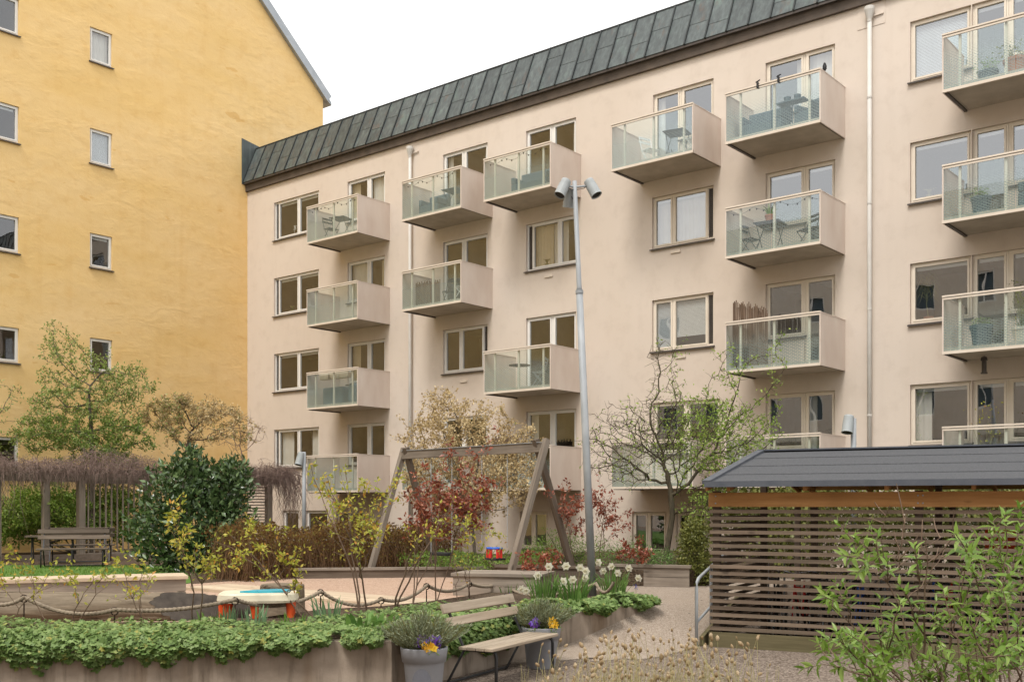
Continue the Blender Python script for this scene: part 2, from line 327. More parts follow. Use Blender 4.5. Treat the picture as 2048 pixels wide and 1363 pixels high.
M['l_grass'] = leafmat('grass_blade', [(0, (0.091,0.195,0.026)), (1, (0.195,0.338,0.065))], .4)
M['l_dry'] = leafmat('dry_seed_head', [(0, (.36,.26,.14)), (.6, (.56,.43,.27)), (1, (.72,.61,.44))], .45, .9, .1)
M['l_straw'] = leafmat('straw_stalk', [(0, (.30,.27,.10)), (1, (.55,.47,.26))], .3, .8, .1)
M['f_white'] = leafmat('white_daffodil_petal', [(0, (.74,.70,.52)), (1, (.84,.82,.72))], .4, .6)
M['f_purple'] = leafmat('purple_pansy', [(0, (.05,.01,.12)), (.5, (.13,.03,.32)), (1, (.20,.13,.60))], .3)
M['f_yellow'] = leafmat('yellow_pansy', [(0, (.75,.36,.01)), (1, (.85,.55,.03))], .3)
M['f_blue'] = leafmat('blue_muscari', [(0, (.04,.06,.32)), (1, (.10,.13,.5))], .3)
# ------------------------------------------------------------------ buildings
def wall_grid(mb, x0, x1, z0, z1, ops, depth):
    xs = sorted({x0, x1, *[o[0] for o in ops], *[o[1] for o in ops]}); zs = sorted({z0, z1, *[o[2] for o in ops], *[o[3] for o in ops]})
    def op(x, z): return any(o[0] < x < o[1] and o[2] < z < o[3] for o in ops)
    nx, nz = len(xs)-1, len(zs)-1
    g = [[op((xs[i]+xs[i+1])/2, (zs[j]+zs[j+1])/2) for j in range(nz)] for i in range(nx)]
    for i in range(nx):
        for j in range(nz):
            a, b, c, d = xs[i], xs[i+1], zs[j], zs[j+1]
            if not g[i][j]: mb.quad((a,0,c), (b,0,c), (b,0,d), (a,0,d)); continue
            if i == 0 or not g[i-1][j]: mb.quad((a,0,c), (a,0,d), (a,depth,d), (a,depth,c))
            if i == nx-1 or not g[i+1][j]: mb.quad((b,0,c), (b,depth,c), (b,depth,d), (b,0,d))
            if j == 0 or not g[i][j-1]: mb.quad((a,0,c), (a,depth,c), (b,depth,c), (b,0,c))
            if j == nz-1 or not g[i][j+1]: mb.quad((a,0,d), (b,0,d), (b,depth,d), (a,depth,d))
    return mb
def ring(mb, x0, x1, z0, z1, w, y0, y1):
    mb.box(x0, x0+w, y0, y1, z0, z1); mb.box(x1-w, x1, y0, y1, z0, z1); mb.box(x0+w, x1-w, y0, y1, z0, z0+w); mb.box(x0+w, x1-w, y0, y1, z1-w, z1); return mb
def window(root, x0, x1, z0, z1, splits=(), vent=None, fm='frame', sill=True, content='', y=.07, name='window', room=True, depth=1.7):
    """a framed window set back in its opening: frame mesh with sashes, panes, sill and room behind as sub-parts"""
    f = MB(); ring(f, x0+.004, x1-.004, z0+.004, z1-.004, .045, y, y+.07)
    xl, xr = x0+.05, x1-.05
    if vent == 'L': xl += .17; f.box(xl-.03, xl, y, y+.07, z0+.05, z1-.05)
    if vent == 'R': xr -= .17; f.box(xr, xr+.03, y, y+.07, z0+.05, z1-.05)
    ed = [xl]+[xl+(xr-xl)*s for s in splits]+[xr]
    for e in ed[1:-1]: f.box(e-.03, e+.03, y, y+.07, z0+.05, z1-.05)
    o = f.build(name, M[fm], root)
    if vent:
        a, b = (x0+.05, xl-.03) if vent == 'L' else (xr+.03, x1-.05)
        v = MB(); v.box(a, b, y+.05, y+.06, z0+.05, z1-.05)
        for k in range(int((z1-z0-.12)/.05)): v.box(a+.01, b-.01, y+.03, y+.05, z0+.07+k*.05, z0+.095+k*.05)
        v.build('ventilation_louvre', M['sill'], o)
    for i in range(len(ed)-1):
        a, b = ed[i]+(.03 if i else .0), ed[i+1]-(.03 if i < len(ed)-2 else .0)
        s = MB(); ring(s, a+.004, b-.004, z0+.052, z1-.052, .042, y-.012, y+.055); s.build('sash', M[fm], o)
        MB().quad((0,0,0), (b-a-.07,0,0), (b-a-.07,0,z1-z0-.17), (0,0,z1-z0-.17)).build('pane', M['winglass2' if fm == 'frame' else 'winglass'], o, loc=(a+.035, y+.03, z0+.085))
    if sill:
        s = MB(); s.add([(x0-.04,-.07,z0-.03),(x1+.04,-.07,z0-.03),(x1+.04,y,z0+.012),(x0-.04,y,z0+.012),(x0-.04,-.07,z0-.065),(x1+.04,-.07,z0-.065),(x1+.04,y,z0-.03),(x0-.04,y,z0-.03)],
              [(0,1,2,3),(7,6,5,4),(0,4,5,1),(1,5,6,2),(0,3,7,4)]); s.build('sill', M['sill'], o)
    if room:
        r = MB(); a, b, c, d, e = x0-.02, x1+.02, z0-.02, z1+.02, y+depth
        r.quad((a,e,c),(b,e,c),(b,e,d),(a,e,d)); r.quad((a,y+.09,c),(a,e,c),(a,e,d),(a,y+.09,d)); r.quad((b,y+.09,c),(b,y+.09,d),(b,e,d),(b,e,c))
        r.quad((a,y+.09,c),(b,y+.09,c),(b,e,c),(a,e,c)); r.quad((a,y+.09,d),(a,e,d),(b,e,d),(b,y+.09,d)); r.build('room', M['room'], o)
    def drape(a, b, mat, yy=y+.16):
        n = max(6, int((b-a)/.035)); v = []; q = []
        for i in range(n+1):
            xx = a+(b-a)*i/n; yo = yy+.018*math.sin(i*1.9)+.01*math.sin(i*.7)
            v += [(xx, yo, z0+.03), (xx, yo, z1-.06)]
        for i in range(n): q.append((2*i, 2*i+2, 2*i+3, 2*i+1))
        MB().add(v, q).build('curtain', M[mat], o, smooth=True)
    W = xr-xl
    for c in content.split():
        if c == 'cl': drape(xl, xl+W*.3, 'curtain')
        if c == 'cr': drape(xr-W*.25, xr, 'curtain')
        if c == 'cm': drape(xl+W*.4, xl+W*.72, 'curtain', y+.2)
        if c == 'bl': drape(xl, xl+W*.4, 'beigecurtain')
        if c == 'br': drape(xl+W*.55, xr, 'beigecurtain')
        if c == 'call': drape(xl, xr, 'curtain')
        if c == 'rolled':
            for i in range(len(ed)-1): MB().box(ed[i]+.07, ed[i+1]-.07, y+.075, y+.10, z1-.17, z1-.09).build('blind', M['blind'], o)
        if c in ('ven', 'venl', 'half'):
            a, b = xl+.05, xr-.05; zb = z0+.1
            if c == 'venl': b = xl+W*(splits[0] if splits else 1)-.05
            if c == 'half': a = xl+W*splits[0]+.06; zb = z0+.36
            s = MB(); k = 0; zz = z1-.1
            while zz > zb: s.add([(a,y+.090,zz),(b,y+.090,zz),(b,y+.080,zz-.032),(a,y+.080,zz-.032)], [(3,2,1,0)]); zz -= .034; k += 1
            s.build('blind', M['blind'] if c != 'half' else M['whitemetal'], o)
        if c == 'plant':
            p = MB(); px_ = xl+W*.25; p.lathe([(.0,0),(.055,0),(.075,.12),(.06,.12)], 10, (px_, y+.16, z0+.05)); 
            for k in range(16):
                a = k*2.4; p.tube([(px_,y+.16,z0+.15),(px_+.06*math.cos(a),y+.16+.03*math.sin(a),z0+.3),(px_+.16*math.cos(a),y+.17+.05*math.sin(a),z0+.26+.02*(k % 5))], [.004,.01,.002], 3)
            p.build('potted_plant', M['greenstem'], o)
        if c == 'big':
            p = MB(); px_ = xl+W*.2; p.lathe([(.0,0),(.09,0),(.12,.16),(.1,.16)], 12, (px_, y+.3, z0+.02)); p.build('flower_pot', M['terracotta'], o)
            q = MB(); q.tube([(px_,y+.3,z0+.15),(px_-.05,y+.3,z0+.5),(px_-.02,y+.3,z0+.8)], .012, 5)
            for k in range(46):
                a = k*2.4; h_ = z0+.55+.012*k; q.tube([(px_-.03,y+.3,h_),(px_-.03+.16*math.cos(a),y+.28+.06*math.sin(a),h_+.12),(px_-.03+.3*math.cos(a),y+.28+.06*math.sin(a),h_-.1)], [.004,.011,.002], 3)
            q.build('palm_leaves', M['greenstem'], o)
        if c == 'orchid':
            p = MB(); px_ = xl+W*.3; p.tube([(px_,y+.14,z0+.05),(px_+.02,y+.14,z0+.3),(px_+.1,y+.14,z0+.42)], .006, 4)
            for k in range(9): p.lathe([(.001,-.025),(.03,0),(.001,.025)], 6, (px_+.012*k, y+.14+.02*(k % 2), z0+.3+.03*((k*7) % 5)))
            p.build('orchid', M['whitemetal'], o)
        if c == 'lamp':
            MB().lathe([(.001,-.05),(.04,-.02),(.045,.02),(.001,.05)], 10, (xr-.2, y+.5, z0+.35)).build('lit_lamp', M['glow'], o, smooth=True)
    return o
gm, gt = new_mat('warm_lamp_glow'); M['glow'] = gm
ge = nd(gt, 'ShaderNodeEmission', {'Color': (1,.72,.35,1), 'Strength': 6.}); gt.links.new(ge.outputs[0], nd(gt, 'ShaderNodeOutputMaterial').inputs[0])

def sillz(r): return 3.4+2.8*r
def headz(r): return sillz(r)+1.39
def floorz(r): return sillz(r)-.85

bld = thing('apartment_building', 'long pale pink stucco apartment block with glass balconies and copper roof', 'building', CORNER, FROT)
ops = []; jobs = []
def add_win(a, b, r, **kw):
    x0, x1 = fu(a), fu(b); o = (x0, x1, sillz(r), headz(r)); ops.append(o); jobs.append((o, kw))
def add_door(a, s, b, r, doorleft, fm='frame_w', cw='', cd=''):
    x0, xs, x1 = fu(a), fu(s), fu(b); zf = floorz(r)+.06
    d = (x0, xs, zf, headz(r)) if doorleft else (xs, x1, zf, headz(r)); w = (xs, x1, sillz(r), headz(r)) if doorleft else (x0, xs, sillz(r), headz(r))
    ops.extend([d, w]); jobs.append((d, dict(fm=fm, sill=False, name='balcony_door', content=cd))); jobs.append((w, dict(fm=fm, content=cw)))
AW = {3: 'rolled orchid', 2: 'rolled plant', 1: 'rolled', 0: 'cl cr lamp'}
for r in range(4): add_win(548, 638, r, splits=(.5,), vent='L', fm='frame_w', content=AW[r])
for r, (cw, cd) in {3: ('bl', 'call'), 2: ('call', 'br'), 1: ('bl', ''), 0: ('', '')}.items(): add_door(695, 736, 770, r, False, cw=cw, cd=cd)
for r, (cw, cd) in {3: ('cr', 'cl'), 2: ('', ''), 0: ('', '')}.items(): add_door(886, 926, 975, r, True, cw=cw, cd=cd)
add_win(886, 975, 1, splits=(.42,), vent='R', fm='frame_w', content='')
for r, (cw, cd) in {3: ('cr', ''), 1: ('', ''), 0: ('', 'cl')}.items(): add_door(1052, 1103, 1152, r, True, cw=cw, cd=cd)
add_win(1052, 1154, 2, splits=(.62,), vent='L', fm='frame_w', content='bl cm plant')
add_door(1306, 1360, 1427, 3, True, fm='frame', cw='', cd='cl')
for r, c in {2: 'call rolled', 1: 'venl half'}.items(): add_win(1304, 1427, r, splits=(.36,), vent='R', fm='frame', content=c)
add_door(1306, 1372, 1440, 0, False, fm='frame')
for r, (cw, cd) in {3: ('cr', 'call'), 2: ('rolled', 'rolled'), 1: ('', ''), 0: ('', 'cl')}.items(): add_door(1531, 1608, 1670, r, False, fm='frame', cw=cw, cd=cd)
GW = {3: 'ven', 2: 'rolled plant', 1: 'rolled big', 0: 'rolled cl'}
for r in range(4):
    add_win(1820, 1942, r, fm='frame', content=GW[r])
    x0, x1, x2 = fu(1944), fu(2016), fu(2100); zf = floorz(r)+.06
    ops.append((x0, x1, zf, headz(r))); jobs.append((ops[-1], dict(fm='frame', sill=False, name='balcony_door', content='rolled')))
    ops.append((x1, x2, sillz(r), headz(r))); jobs.append((ops[-1], dict(fm='frame', content='rolled')))
for a, b in ((612, 656), (673, 726), (1040, 1095), (1264, 1332), (1352, 1412), (566, 598)):
    ops.append((fu(a), fu(b), .72, 1.82)); jobs.append((ops[-1], dict(fm='frame_w' if a < 900 else 'frame', splits=() if b-a < 50 else (.45,), content='')))
wall_grid(MB(), 0, 36, 0, 13.95, ops, .16).build('wall', M['pink'], bld)
for o, kw in jobs: window(bld, *o, **kw)
MB().box(0, 36, 5, 5.1, 0, 15.3).build('rear_wall', M['pink'], bld)
# eaves and copper mansard
MB().box(-.02, 36, -.10, .3, 13.88, 14.16).build('fascia', M['fascia'], bld)
MB().box(-.05, 36, -.20, -.1, 14.13, 14.19).build('gutter_lip', M['sill'], bld)
RB, RT = Vector((0, -.20, 14.19)), Vector((0, .42, 15.62)); RV = RT-RB; RN = Vector((0, -RV.z, RV.y)).normalized()
roof = MB().add([(-.05,.30,14.1),(36,.30,14.1),(36,.46,15.60),(-.05,.46,15.60),(-.05,5,14.1),(36,5,14.1),(36,5,15.9),(-.05,5,15.9)], [(0,1,2,3),(3,2,6,7),(0,3,7,4)]).build('roof', M['seam'], bld)
PW = .615; pm = {}
def panel_mesh(f0, f1, lift):
    k = (f0, f1)
    if k not in pm:
        a, b = RV*f0+RN*lift, RV*f1+RN*lift; t = RN*.02; mb = MB(); w = PW-.02
        vs = [a-t, a-t+Vector((w,0,0)), b-t+Vector((w,0,0)), b-t, a, a+Vector((w,0,0)), b, b]; vs[6] = b+Vector((w,0,0))
        mb.add(vs, [(4,5,6,7),(0,1,5,4),(2,3,7,6),(1,2,6,5),(3,0,4,7)]); me = bpy.data.meshes.new('copper_panel'); me.from_pydata(mb.v, [], mb.f); me.update(); pm[k] = me
    return pm[k]
sm = MB(); sm.beam(RV*-.01+RN*.03, RV*1.0+RN*.03, .038, .07, RN); sme = bpy.data.meshes.new('standing_seam'); sme.from_pydata(sm.v, [], sm.f)
fr = [.36, .0, .66, .45, .28, .55, .72, .4]
for i in range(52):
    x = .02+i*PW; f = fr[(i*5+i//7) % 8]
    for f0, f1, lf in ([(0., 1., .03)] if f == 0 else [(0., f, .026), (f, 1., .034)]):
        link('copper_panel', panel_mesh(f0, f1, lf), M['copper'], roof, loc=RB+Vector((x+.02,0,0)))
    link('standing_seam', sme, M['seam'], roof, loc=RB+Vector((x+.01,0,0)))
MB().box(-.05, 36, .36, .50, 15.60, 15.64).build('ridge_cap', M['seam'], roof)
e = MB(); e.add([(.004,-.27,14.14),(.004,.75,14.14),(.004,.75,15.70),(.004,-.27,15.86),(.026,-.27,14.14),(.026,.75,14.14),(.026,.75,15.70),(.026,-.27,15.86)],
     [(3,2,1,0),(4,5,6,7),(0,1,5,4),(1,2,6,5),(2,3,7,6),(3,0,4,7)]); e.build('end_flashing', M['copper'], roof)
# downpipes
for px, topy in ((820, 312), (1739, 40)):
    u = fu(px, .12); zt = fz(px, topy, .12); p = MB(); p.tube([(u,-.12,.5),(u,-.12,zt)], .052, 10); dp = p.build('downpipe', M['pipe'], bld, smooth=True)
    MB().lathe([(.05,-.05),(.055,0),(.12,.22),(.12,.3),(.10,.3),(.0,.25)], 12, (u,-.13,zt)).build('hopper', M['pipe'], dp)
    for k in range(5): MB().lathe([(.052,0),(.06,.005),(.06,.045),(.052,.05)], 10, (u,-.12,1.6+k*2.5)).build('bracket', M['pipe'], dp)
    MB().beam((u,-.05,zt+.1),(u+.3,-.03,zt+.12), .03, .03).build('overflow_arm', M['pink'], dp)
    if px > 1000: MB().box(u-.33, u+.33, -.012, .01, zt-.12, zt+.42).build('mounting_plate', M['pink'], dp)
for px, py in ((1098, 552), (928, 762), (1352, 503), (1362, 713)):
    u = fu(px); z = fz(px, py); MB().box(u-.15, u+.15, -.035, .0, z-.035, z+.035).build('air_vent', M['cream'], bld)

# balconies
BD = 1.45
def balcony(u0, u1, r, posts=3):
    w = u1-u0; zf = floorz(r)
    s = MB(); s.box(.03, w-.03, -BD+.06, -.004, -.10, .02); b = s.build('balcony', M['slab'], bld, loc=(u0, 0, zf))
    MB().box(0, w, -BD, -BD+.05, -.12, -.06).build('bottom_rail', M['cream'], b)
    MB().box(.0, w, -BD-.012, -BD+.055, 1.10, 1.135).build('handrail', M['cream'], b)
    MB().box(.01, w-.01, -BD+.002, -BD+.04, 1.045, 1.085).build('top_rail', M['cream'], b)
    for k in range(posts):
        xx = w*(.16+.36*k) if posts == 3 else w*(.08+.84*k/(posts-1)); MB().box(xx-.025, xx+.025, -BD+.05, -BD+.09, -.06, 1.05).build('post', M['cream'], b)
    for x0, x1 in ((0, .03), (w-.03, w)): MB().box(x0, x1, -BD+.006, -.003, -.115, 1.10).build('side_panel', M['panel'], b)
    for x0, x1 in ((-.008, .04), (w-.04, w+.008)): MB().box(x0, x1, -BD+.07, -.003, 1.10, 1.118).build('panel_cap', M['panel'], b)
    npan = 2 if posts < 4 else 3; pw = (w-.03)/npan
    for k in range(npan): MB().quad((0,0,0), (pw-.012,0,0), (pw-.012,0,1.10), (0,0,1.10)).build('glass_pane', M['balglass'], b, loc=(.015+k*pw+.006, -BD+.012, -.055))
    MB().box(.04, .10, -BD*.96, -.01, -.135, -.10).build('bracket', M['sill'], b); MB().box(w-.05, w-.03, -BD*.96, -.01, -.122, -.10).build('bracket', M['sill'], b)
    return b
BAL = {'B': (613, 715, (0,1,2,3)), 'C': (803, 922, (0,2,3)), 'D': (967, 1101, (0,1,3)), 'E': (1222, 1386, (0,3)), 'F': (1450, 1641, (0,1,2,3))}
BU = {}
for k, (a, b, rows) in BAL.items():
    BU[k] = (fu(a, BD), fu(b, BD))
    for r in rows: balcony(*BU[k], r)
BU['G'] = (fu(1884, BD), fu(1884, BD)+4.4)
for r in range(4): balcony(*BU['G'], r, 5)

# ------------------------------------------------------------------ yellow gable house
yel = thing('yellow_gable_house', 'tall ochre yellow plastered gable wall with small white windows at left', 'building', CORNER, math.atan2(EA.y, EA.x))
yo = []; yr = [(17.98, 16.85), (14.6, 13.45), (11.1, 9.97), (7.6, 6.5)]
x0, x1 = yx(180), yx(224.5); xw = yx(38)
for zt, zb in yr: yo += [(x0, x1, zb, zt), (xw-1.15, xw, zb, zt)]
yo += [(xw-1.15, xw, 3.0, 4.15)]
XR, ZE = yx(646), yz(646, 193); sl = (yz(520, 0)-ZE)/(XR-yx(520)); XL = -26
yw = MB(); wall_grid(yw, XL, XR, 0, ZE, yo, .14)
xtop = XR-(30-ZE)/sl; yw.quad((XL,0,ZE), (XR,0,ZE), (xtop,0,30), (XL,0,30)); yw.quad((XR,0,0), (XR,6,0), (XR,6,ZE), (XR,0,ZE)); yw.build('wall', M['yellow'], yel)
yc = ['call', '', 'ven', 'rolled', 'rolled', '', '', '', '']
for o, c in zip(yo, yc): window(yel, *o, fm='frame_w', content=c, y=.06)
g = MB(); a, b = Vector((XR+.22, -.08, ZE-.10*sl)), Vector((xtop, -.08, 30.12))
for q, w, h in ((0, .16, .32),): g.beam(a+Vector((0,.0,.02)), b+Vector((0,.0,.02)), w, h)
g.build('verge_flashing', M['flash'], yel)
MB().add([(XR+.35,-.12,ZE-.30),(XR-.1,-.12,ZE-.02),(XR-.1,5,ZE-.02),(XR+.35,5,ZE-.30),(XR+.35,-.12,ZE-.18),(XR-.1,-.12,ZE+.25),(XR-.1,5,ZE+.25),(XR+.35,5,ZE-.18)],
   [(3,2,1,0),(4,5,6,7),(0,1,5,4),(1,2,6,5),(2,3,7,6),(3,0,4,7)]).build('eaves', M['flash'], yel)

# ------------------------------------------------------------------ the house across the courtyard, seen only as reflection in the window panes
opp = thing('courtyard_house', 'pale plastered house across the courtyard, reflected in the windows', 'building', fworld(-14, 39, 0), FROT)
oo = [(x, x+1.5, z, z+1.5) for x in np.arange(1.5, 74, 3.4) for z in (1.2, 4.3, 7.4, 10.5, 13.6, 16.7)]
MB().box(0, 76, -10, -.25, 0, 19).build('core', M['greyfurn'], opp)
ow = MB(); wall_grid(ow, 0, 76, 0, 19.4, oo, -.22); ow.build('wall', M['cream'], opp)
om = MB(); ring(om, 0, 1.5, 0, 1.5, .09, -.12, -.05); om.box(.71, .79, -.12, -.05, .09, 1.41); ome = bpy.data.meshes.new('window'); ome.from_pydata(om.v, [], om.f)
for o in oo: link('window', ome, M['frame_w'], opp, loc=(o[0], 0, o[2]))
# ------------------------------------------------------------------ ground, terraces, ramp
UZ = .5
tag(MB().quad((-300,-60,0), (300,-60,0), (300,400,0), (-300,400,0)).build('ground', M['gravel']), kind='structure')
WP = [Vector((-40,11.4,0)), Vector((-1.28,11.36,0)), Vector((.44,14.4,0)), Vector((.84,14.8,0)), Vector((2.06,15.8,0))]      # outer line of the retaining wall
SX, SY = Vector((.893,-.449,0)), Vector((.449,.893,0)); S0 = Vector((2.82,15.2,0)); SROT = math.atan2(SX.y, SX.x)
def sw(x, y, z=0): return S0+SX*x+SY*y+Vector((0,0,z))
up = [(-40,11.5), (-1.32,11.46), (.38,14.48), (.8,14.9), (2.0,15.88), (2.6,16.65), (3.62,17.25), (5.3,20.6), (sw(20,6).x, sw(20,6).y), (40,60), (-40,60)]
tag(MB().prism(up, .02, UZ).build('courtyard_ground', M['path']), kind='structure')
L = [(.05,13.7,0), (.84,14.8,.10), (2.06,15.8,.50), (2.6,16.65,.503)]; R = [(1.9,14.0,0), (2.63,15.15,.0), (3.0,15.9,.19), (3.62,17.25,.503)]
def poly_at(P, t):
    t *= len(P)-1; i = min(int(t), len(P)-2); return Vector(P[i]).lerp(Vector(P[i+1]), t-i)
rv = []; rf = []; N1, N2 = 24, 12
for i in range(N1+1):
    for j in range(N2+1):
        rv.append(poly_at(L, i/N1).lerp(poly_at(R, i/N1), j/N2)+Vector((0,0,.006))+(Vector((-.5,-.6,0))*(.25*math.sin(j*1.9)+.18*math.sin(j*.8+1)) if i == 0 else Vector((0,0,0))))
for i in range(N1):
    for j in range(N2): a = i*(N2+1)+j; rf.append((a, a+1, a+N2+2, a+N2+1))
tag(MB().add(rv, rf).build('ramp', M['path'], smooth=True), kind='structure')
bedp = [(-40,11.55), (-1.36,11.52), (.30,14.52), (.74,14.96), (1.93,15.95), (1.95,17.3), (1.2,18.3), (-.2,17.9), (-.68,16.95), (-1.28,15.85), (-1.87,15.15), (-2.61,14.7), (-3.42,13.2), (-4.8,13.05), (-6,13.2), (-40,13.3)]
tag(MB().prism(bedp, .45, .575).build('planting_bed_soil', M['soil']), kind='structure')
sandp = [(-40,13.0), (-6,13.0), (-3.4,13.0), (-2.6,14.5), (-1.9,14.95), (-1.28,15.6), (-.68,16.7), (-.2,17.6), (.9,18.2), (.2,20.6), (-1.5,22.6), (-3.5,24.2), (-6.3,20.2), (-9,17), (-40,16)]
tag(MB().prism(sandp, .45, .508).build('sandpit_sand', M['sand']), kind='structure')
tag(MB().prism([(-30,16.6), (-6.4,17.2), (-6.2,21), (-8.2,26.6), (-30,26.9)], .45, .512).build('lawn', M['lawn']), kind='structure')
tag(MB().prism([(-30,26.95), (-8.2,26.65), (-5,30), (-12,40), (-40,40)], .45, .509).build('soil_under_pergola', M['soil']), kind='structure')
tag(MB().prism([(-6.1,20.3), (-3.4,24.3), (-1.4,22.9), (1.0,20.4), (1.4,20.0), (7.5,23.5), (7.5,33), (-9,43), (-9,30)], .45, .514).build('border_soil', M['soil']), kind='structure')
n = 5200; gx = RNG.uniform(-15, -6.6, n); gy = RNG.uniform(17.2, 26.4, n); gh = RNG.uniform(.035, .08, n); ga = RNG.uniform(0, 6.28, n)
gx = np.maximum(gx, -gy*.52); b0 = np.stack([gx, gy, np.full(n, .51)], 1); dx = np.stack([np.cos(ga)*.012, np.sin(ga)*.012, np.zeros(n)], 1); tp = b0+np.stack([RNG.normal(0,.015,n), RNG.normal(0,.015,n), gh], 1)
V = np.stack([b0-dx, b0+dx, tp], 1).reshape(-1, 3); o = link('grass', fast_mesh('grass', V, np.arange(n*3).reshape(-1, 3), RNG.random(n)), M['l_grass'])
tag(o, 'short green grass of the small lawn before the benches', 'grass', kind='stuff')

# retaining wall (board marked concrete)
def wall_poly(P, th, z0, z1):
    mb = MB(); inn = []
    for i, p in enumerate(P):
        d1 = (P[i]-P[i-1]).normalized() if i else (P[1]-P[0]).normalized(); d2 = (P[i+1]-P[i]).normalized() if i < len(P)-1 else d1
        t = (d1+d2).normalized(); nn = Vector((-t.y, t.x, 0)); inn.append(p+nn*th/max(.5, nn.dot(Vector((-d1.y, d1.x, 0)))))
    k = len(P); vs = [q+Vector((0,0,z)) for z in (z0, z1) for q in list(P)+inn]
    for i in range(k-1):
        a, b, c, d = i, i+1, k+i+1, k+i; mb.add([vs[j] for j in (a,b,c,d)]+[vs[2*k+j] for j in (a,b,c,d)], [(0,1,5,4),(2,3,7,6),(4,5,6,7)]+([(3,0,4,7)] if i == 0 else [])+([(1,2,6,5)] if i == k-2 else []))
    return mb
tag(wall_poly(WP, .16, -.02, .565).build('retaining_wall', M['concrete'], bevel=.012), 'stained grey concrete retaining wall holding the ivy green planting bed', 'wall')

# ------------------------------------------------------------------ bike shed
sh = thing('bike_shed', 'open slatted wooden bike shed with shallow grey felt roof', 'shed', S0, SROT)
LEN = 9.0; slat = MB().box(0, LEN, -.03, 0, 0, .05); sme = bpy.data.meshes.new('slat'); sme.from_pydata(slat.v, [], slat.f)
for k in range(18): link('slat', sme, M['slatwood'], sh, loc=(0, 0, 1.89-k*.0973))
sl2 = MB().box(0, 2.8, -.03, 0, 0, .05); sme2 = bpy.data.meshes.new('slat'); sme2.from_pydata(sl2.v, [], sl2.f)
for k in range(18): link('slat', sme2, M['slatwood'], sh, loc=(.006, .012, 1.89-k*.0973), rot=math.pi/2)
MB().box(-.01, LEN, -.045, .0, -.03, .21).build('base_plank', M['mosswood'], sh)
MB().box(-.012, LEN, -.05, .0, 1.98, 2.18).build('front_beam', M['beamwood'], sh)
MB().box(.0, .05, .05, 5.6, 1.98, 2.16).build('side_beam', M['beamwood'], sh)
MB().box(.1, LEN, 5.55, 5.6, 1.98, 2.18).build('rear_beam', M['beamwood'], sh)
MB().box(.1, LEN, 2.86, 2.94, 2.5, 2.7).build('ridge_beam', M['beamwood'], sh)
for x, y in [(.0,.0), (.0,2.8), (.0,5.45), (1.05,1.6), (2.7,.01), (2.7,2.8), (2.7,5.45), (4.4,.01), (4.4,2.8), (4.4,5.45), (6.2,.01), (6.2,2.8), (6.2,5.45)]:
    MB().box(x+.03, x+.13, y+.01, y+.11, 0, 2.2 if y != 2.8 else 2.55).build('post', M['darkwood'], sh)
for k in range(9):
    x = .3+k*1.05; r = MB(); r.beam((x,-.15,2.26), (x,2.88,2.80), .05, .13); r.beam((x,5.95,2.26), (x,2.92,2.80), .05, .13); r.build('rafter', M['beamwood'], sh)
ys = [(-.28,2.315), (2.9,2.885)]
def slope(y): return 2.315+(y+.28)*(2.885-2.315)/3.18
edges = [-.27, .42, 1.25, 2.1, 2.9]
for k in range(4):
    y0, y1 = edges[k], edges[k+1]+.05; a, b = slope(y0)+.004, slope(y1)-.001
    MB().add([(.06,y0,a-.01),(LEN,y0,a-.01),(LEN,y1,b-.014),(.06,y1,b-.014),(.06,y0,a+.006),(LEN,y0,a+.006),(LEN,y1,b),(.06,y1,b)], [(4,5,6,7),(0,1,5,4),(3,0,4,7)]).build('felt_strip', M['felt'], sh)
MB().add([(.02,-.28,2.29),(LEN,-.28,2.29),(LEN,2.9,2.87),(.02,2.9,2.87),(LEN,6.1,2.29),(.02,6.1,2.29)], [(3,2,1,0),(2,3,5,4)]).build('roof_deck', M['beamwood'], sh)
MB().add([(.02,6.1,2.32),(LEN,6.1,2.32),(LEN,2.9,2.90),(.02,2.9,2.90)], [(0,1,2,3)]).build('rear_felt', M['felt'], sh)
MB().box(0, LEN, -.31, -.28, 2.255, 2.335).build('eave_edge', M['feltedge'], sh)
v = MB(); v.beam((.03,-.31,2.325), (.03,2.9,2.905), .12, .05); v.beam((.03,6.1,2.325), (.03,2.9,2.905), .12, .05); v.build('verge_edge', M['feltedge'], sh)
v = MB(); v.beam((.02,-.27,2.26), (.02,2.9,2.84), .03, .12); v.beam((.02,6.1,2.26), (.02,2.9,2.84), .03, .12); v.build('barge_board', M['beamwood'], sh)
MB().box(-.02, LEN, 2.82, 2.98, 2.90, 2.925).build('ridge_strip', M['feltedge'], sh)
for x in (.09, 2.78, 2.84, 4.5):
    for z in (2.03, 2.13): MB().lathe([(.012,-.008),(.012,0),(.0,.004)], 6).build('bolt', M['galv'], sh, loc=(x, -.056, z), rot=(math.pi/2,0,0))
# kerb board and handrail of the ramp
tag(MB().beam((2.70,15.20,.03), (3.72,17.25,.52), .06, .22).build('ramp_edging_board', M['mosswood']), 'mossy timber edging board between ramp and bike shed', 'edging')
hr = thing('handrail', 'bent galvanised steel handrail beside the ramp at the bike shed', 'handrail')
a, b = Vector((2.62,15.18,0)), Vector((3.35,16.65,.33)); u = Vector((0,0,1))
MB().tube([a, a+u*.84, a+u*.90+(b-a)*.02, a+u*.94+(b-a)*.06, b+u*.95], .024, 8).build('rail_and_post', M['galv'], hr, smooth=True)
MB().tube([a+u*.34, b+u*.38], .02, 8).build('lower_rail', M['galv'], hr, smooth=True)
for f in (.45, 1.): MB().tube([a.lerp(b, f), a.lerp(b, f)+u*.94], .022, 8).build('post', M['galv'], hr, smooth=True)

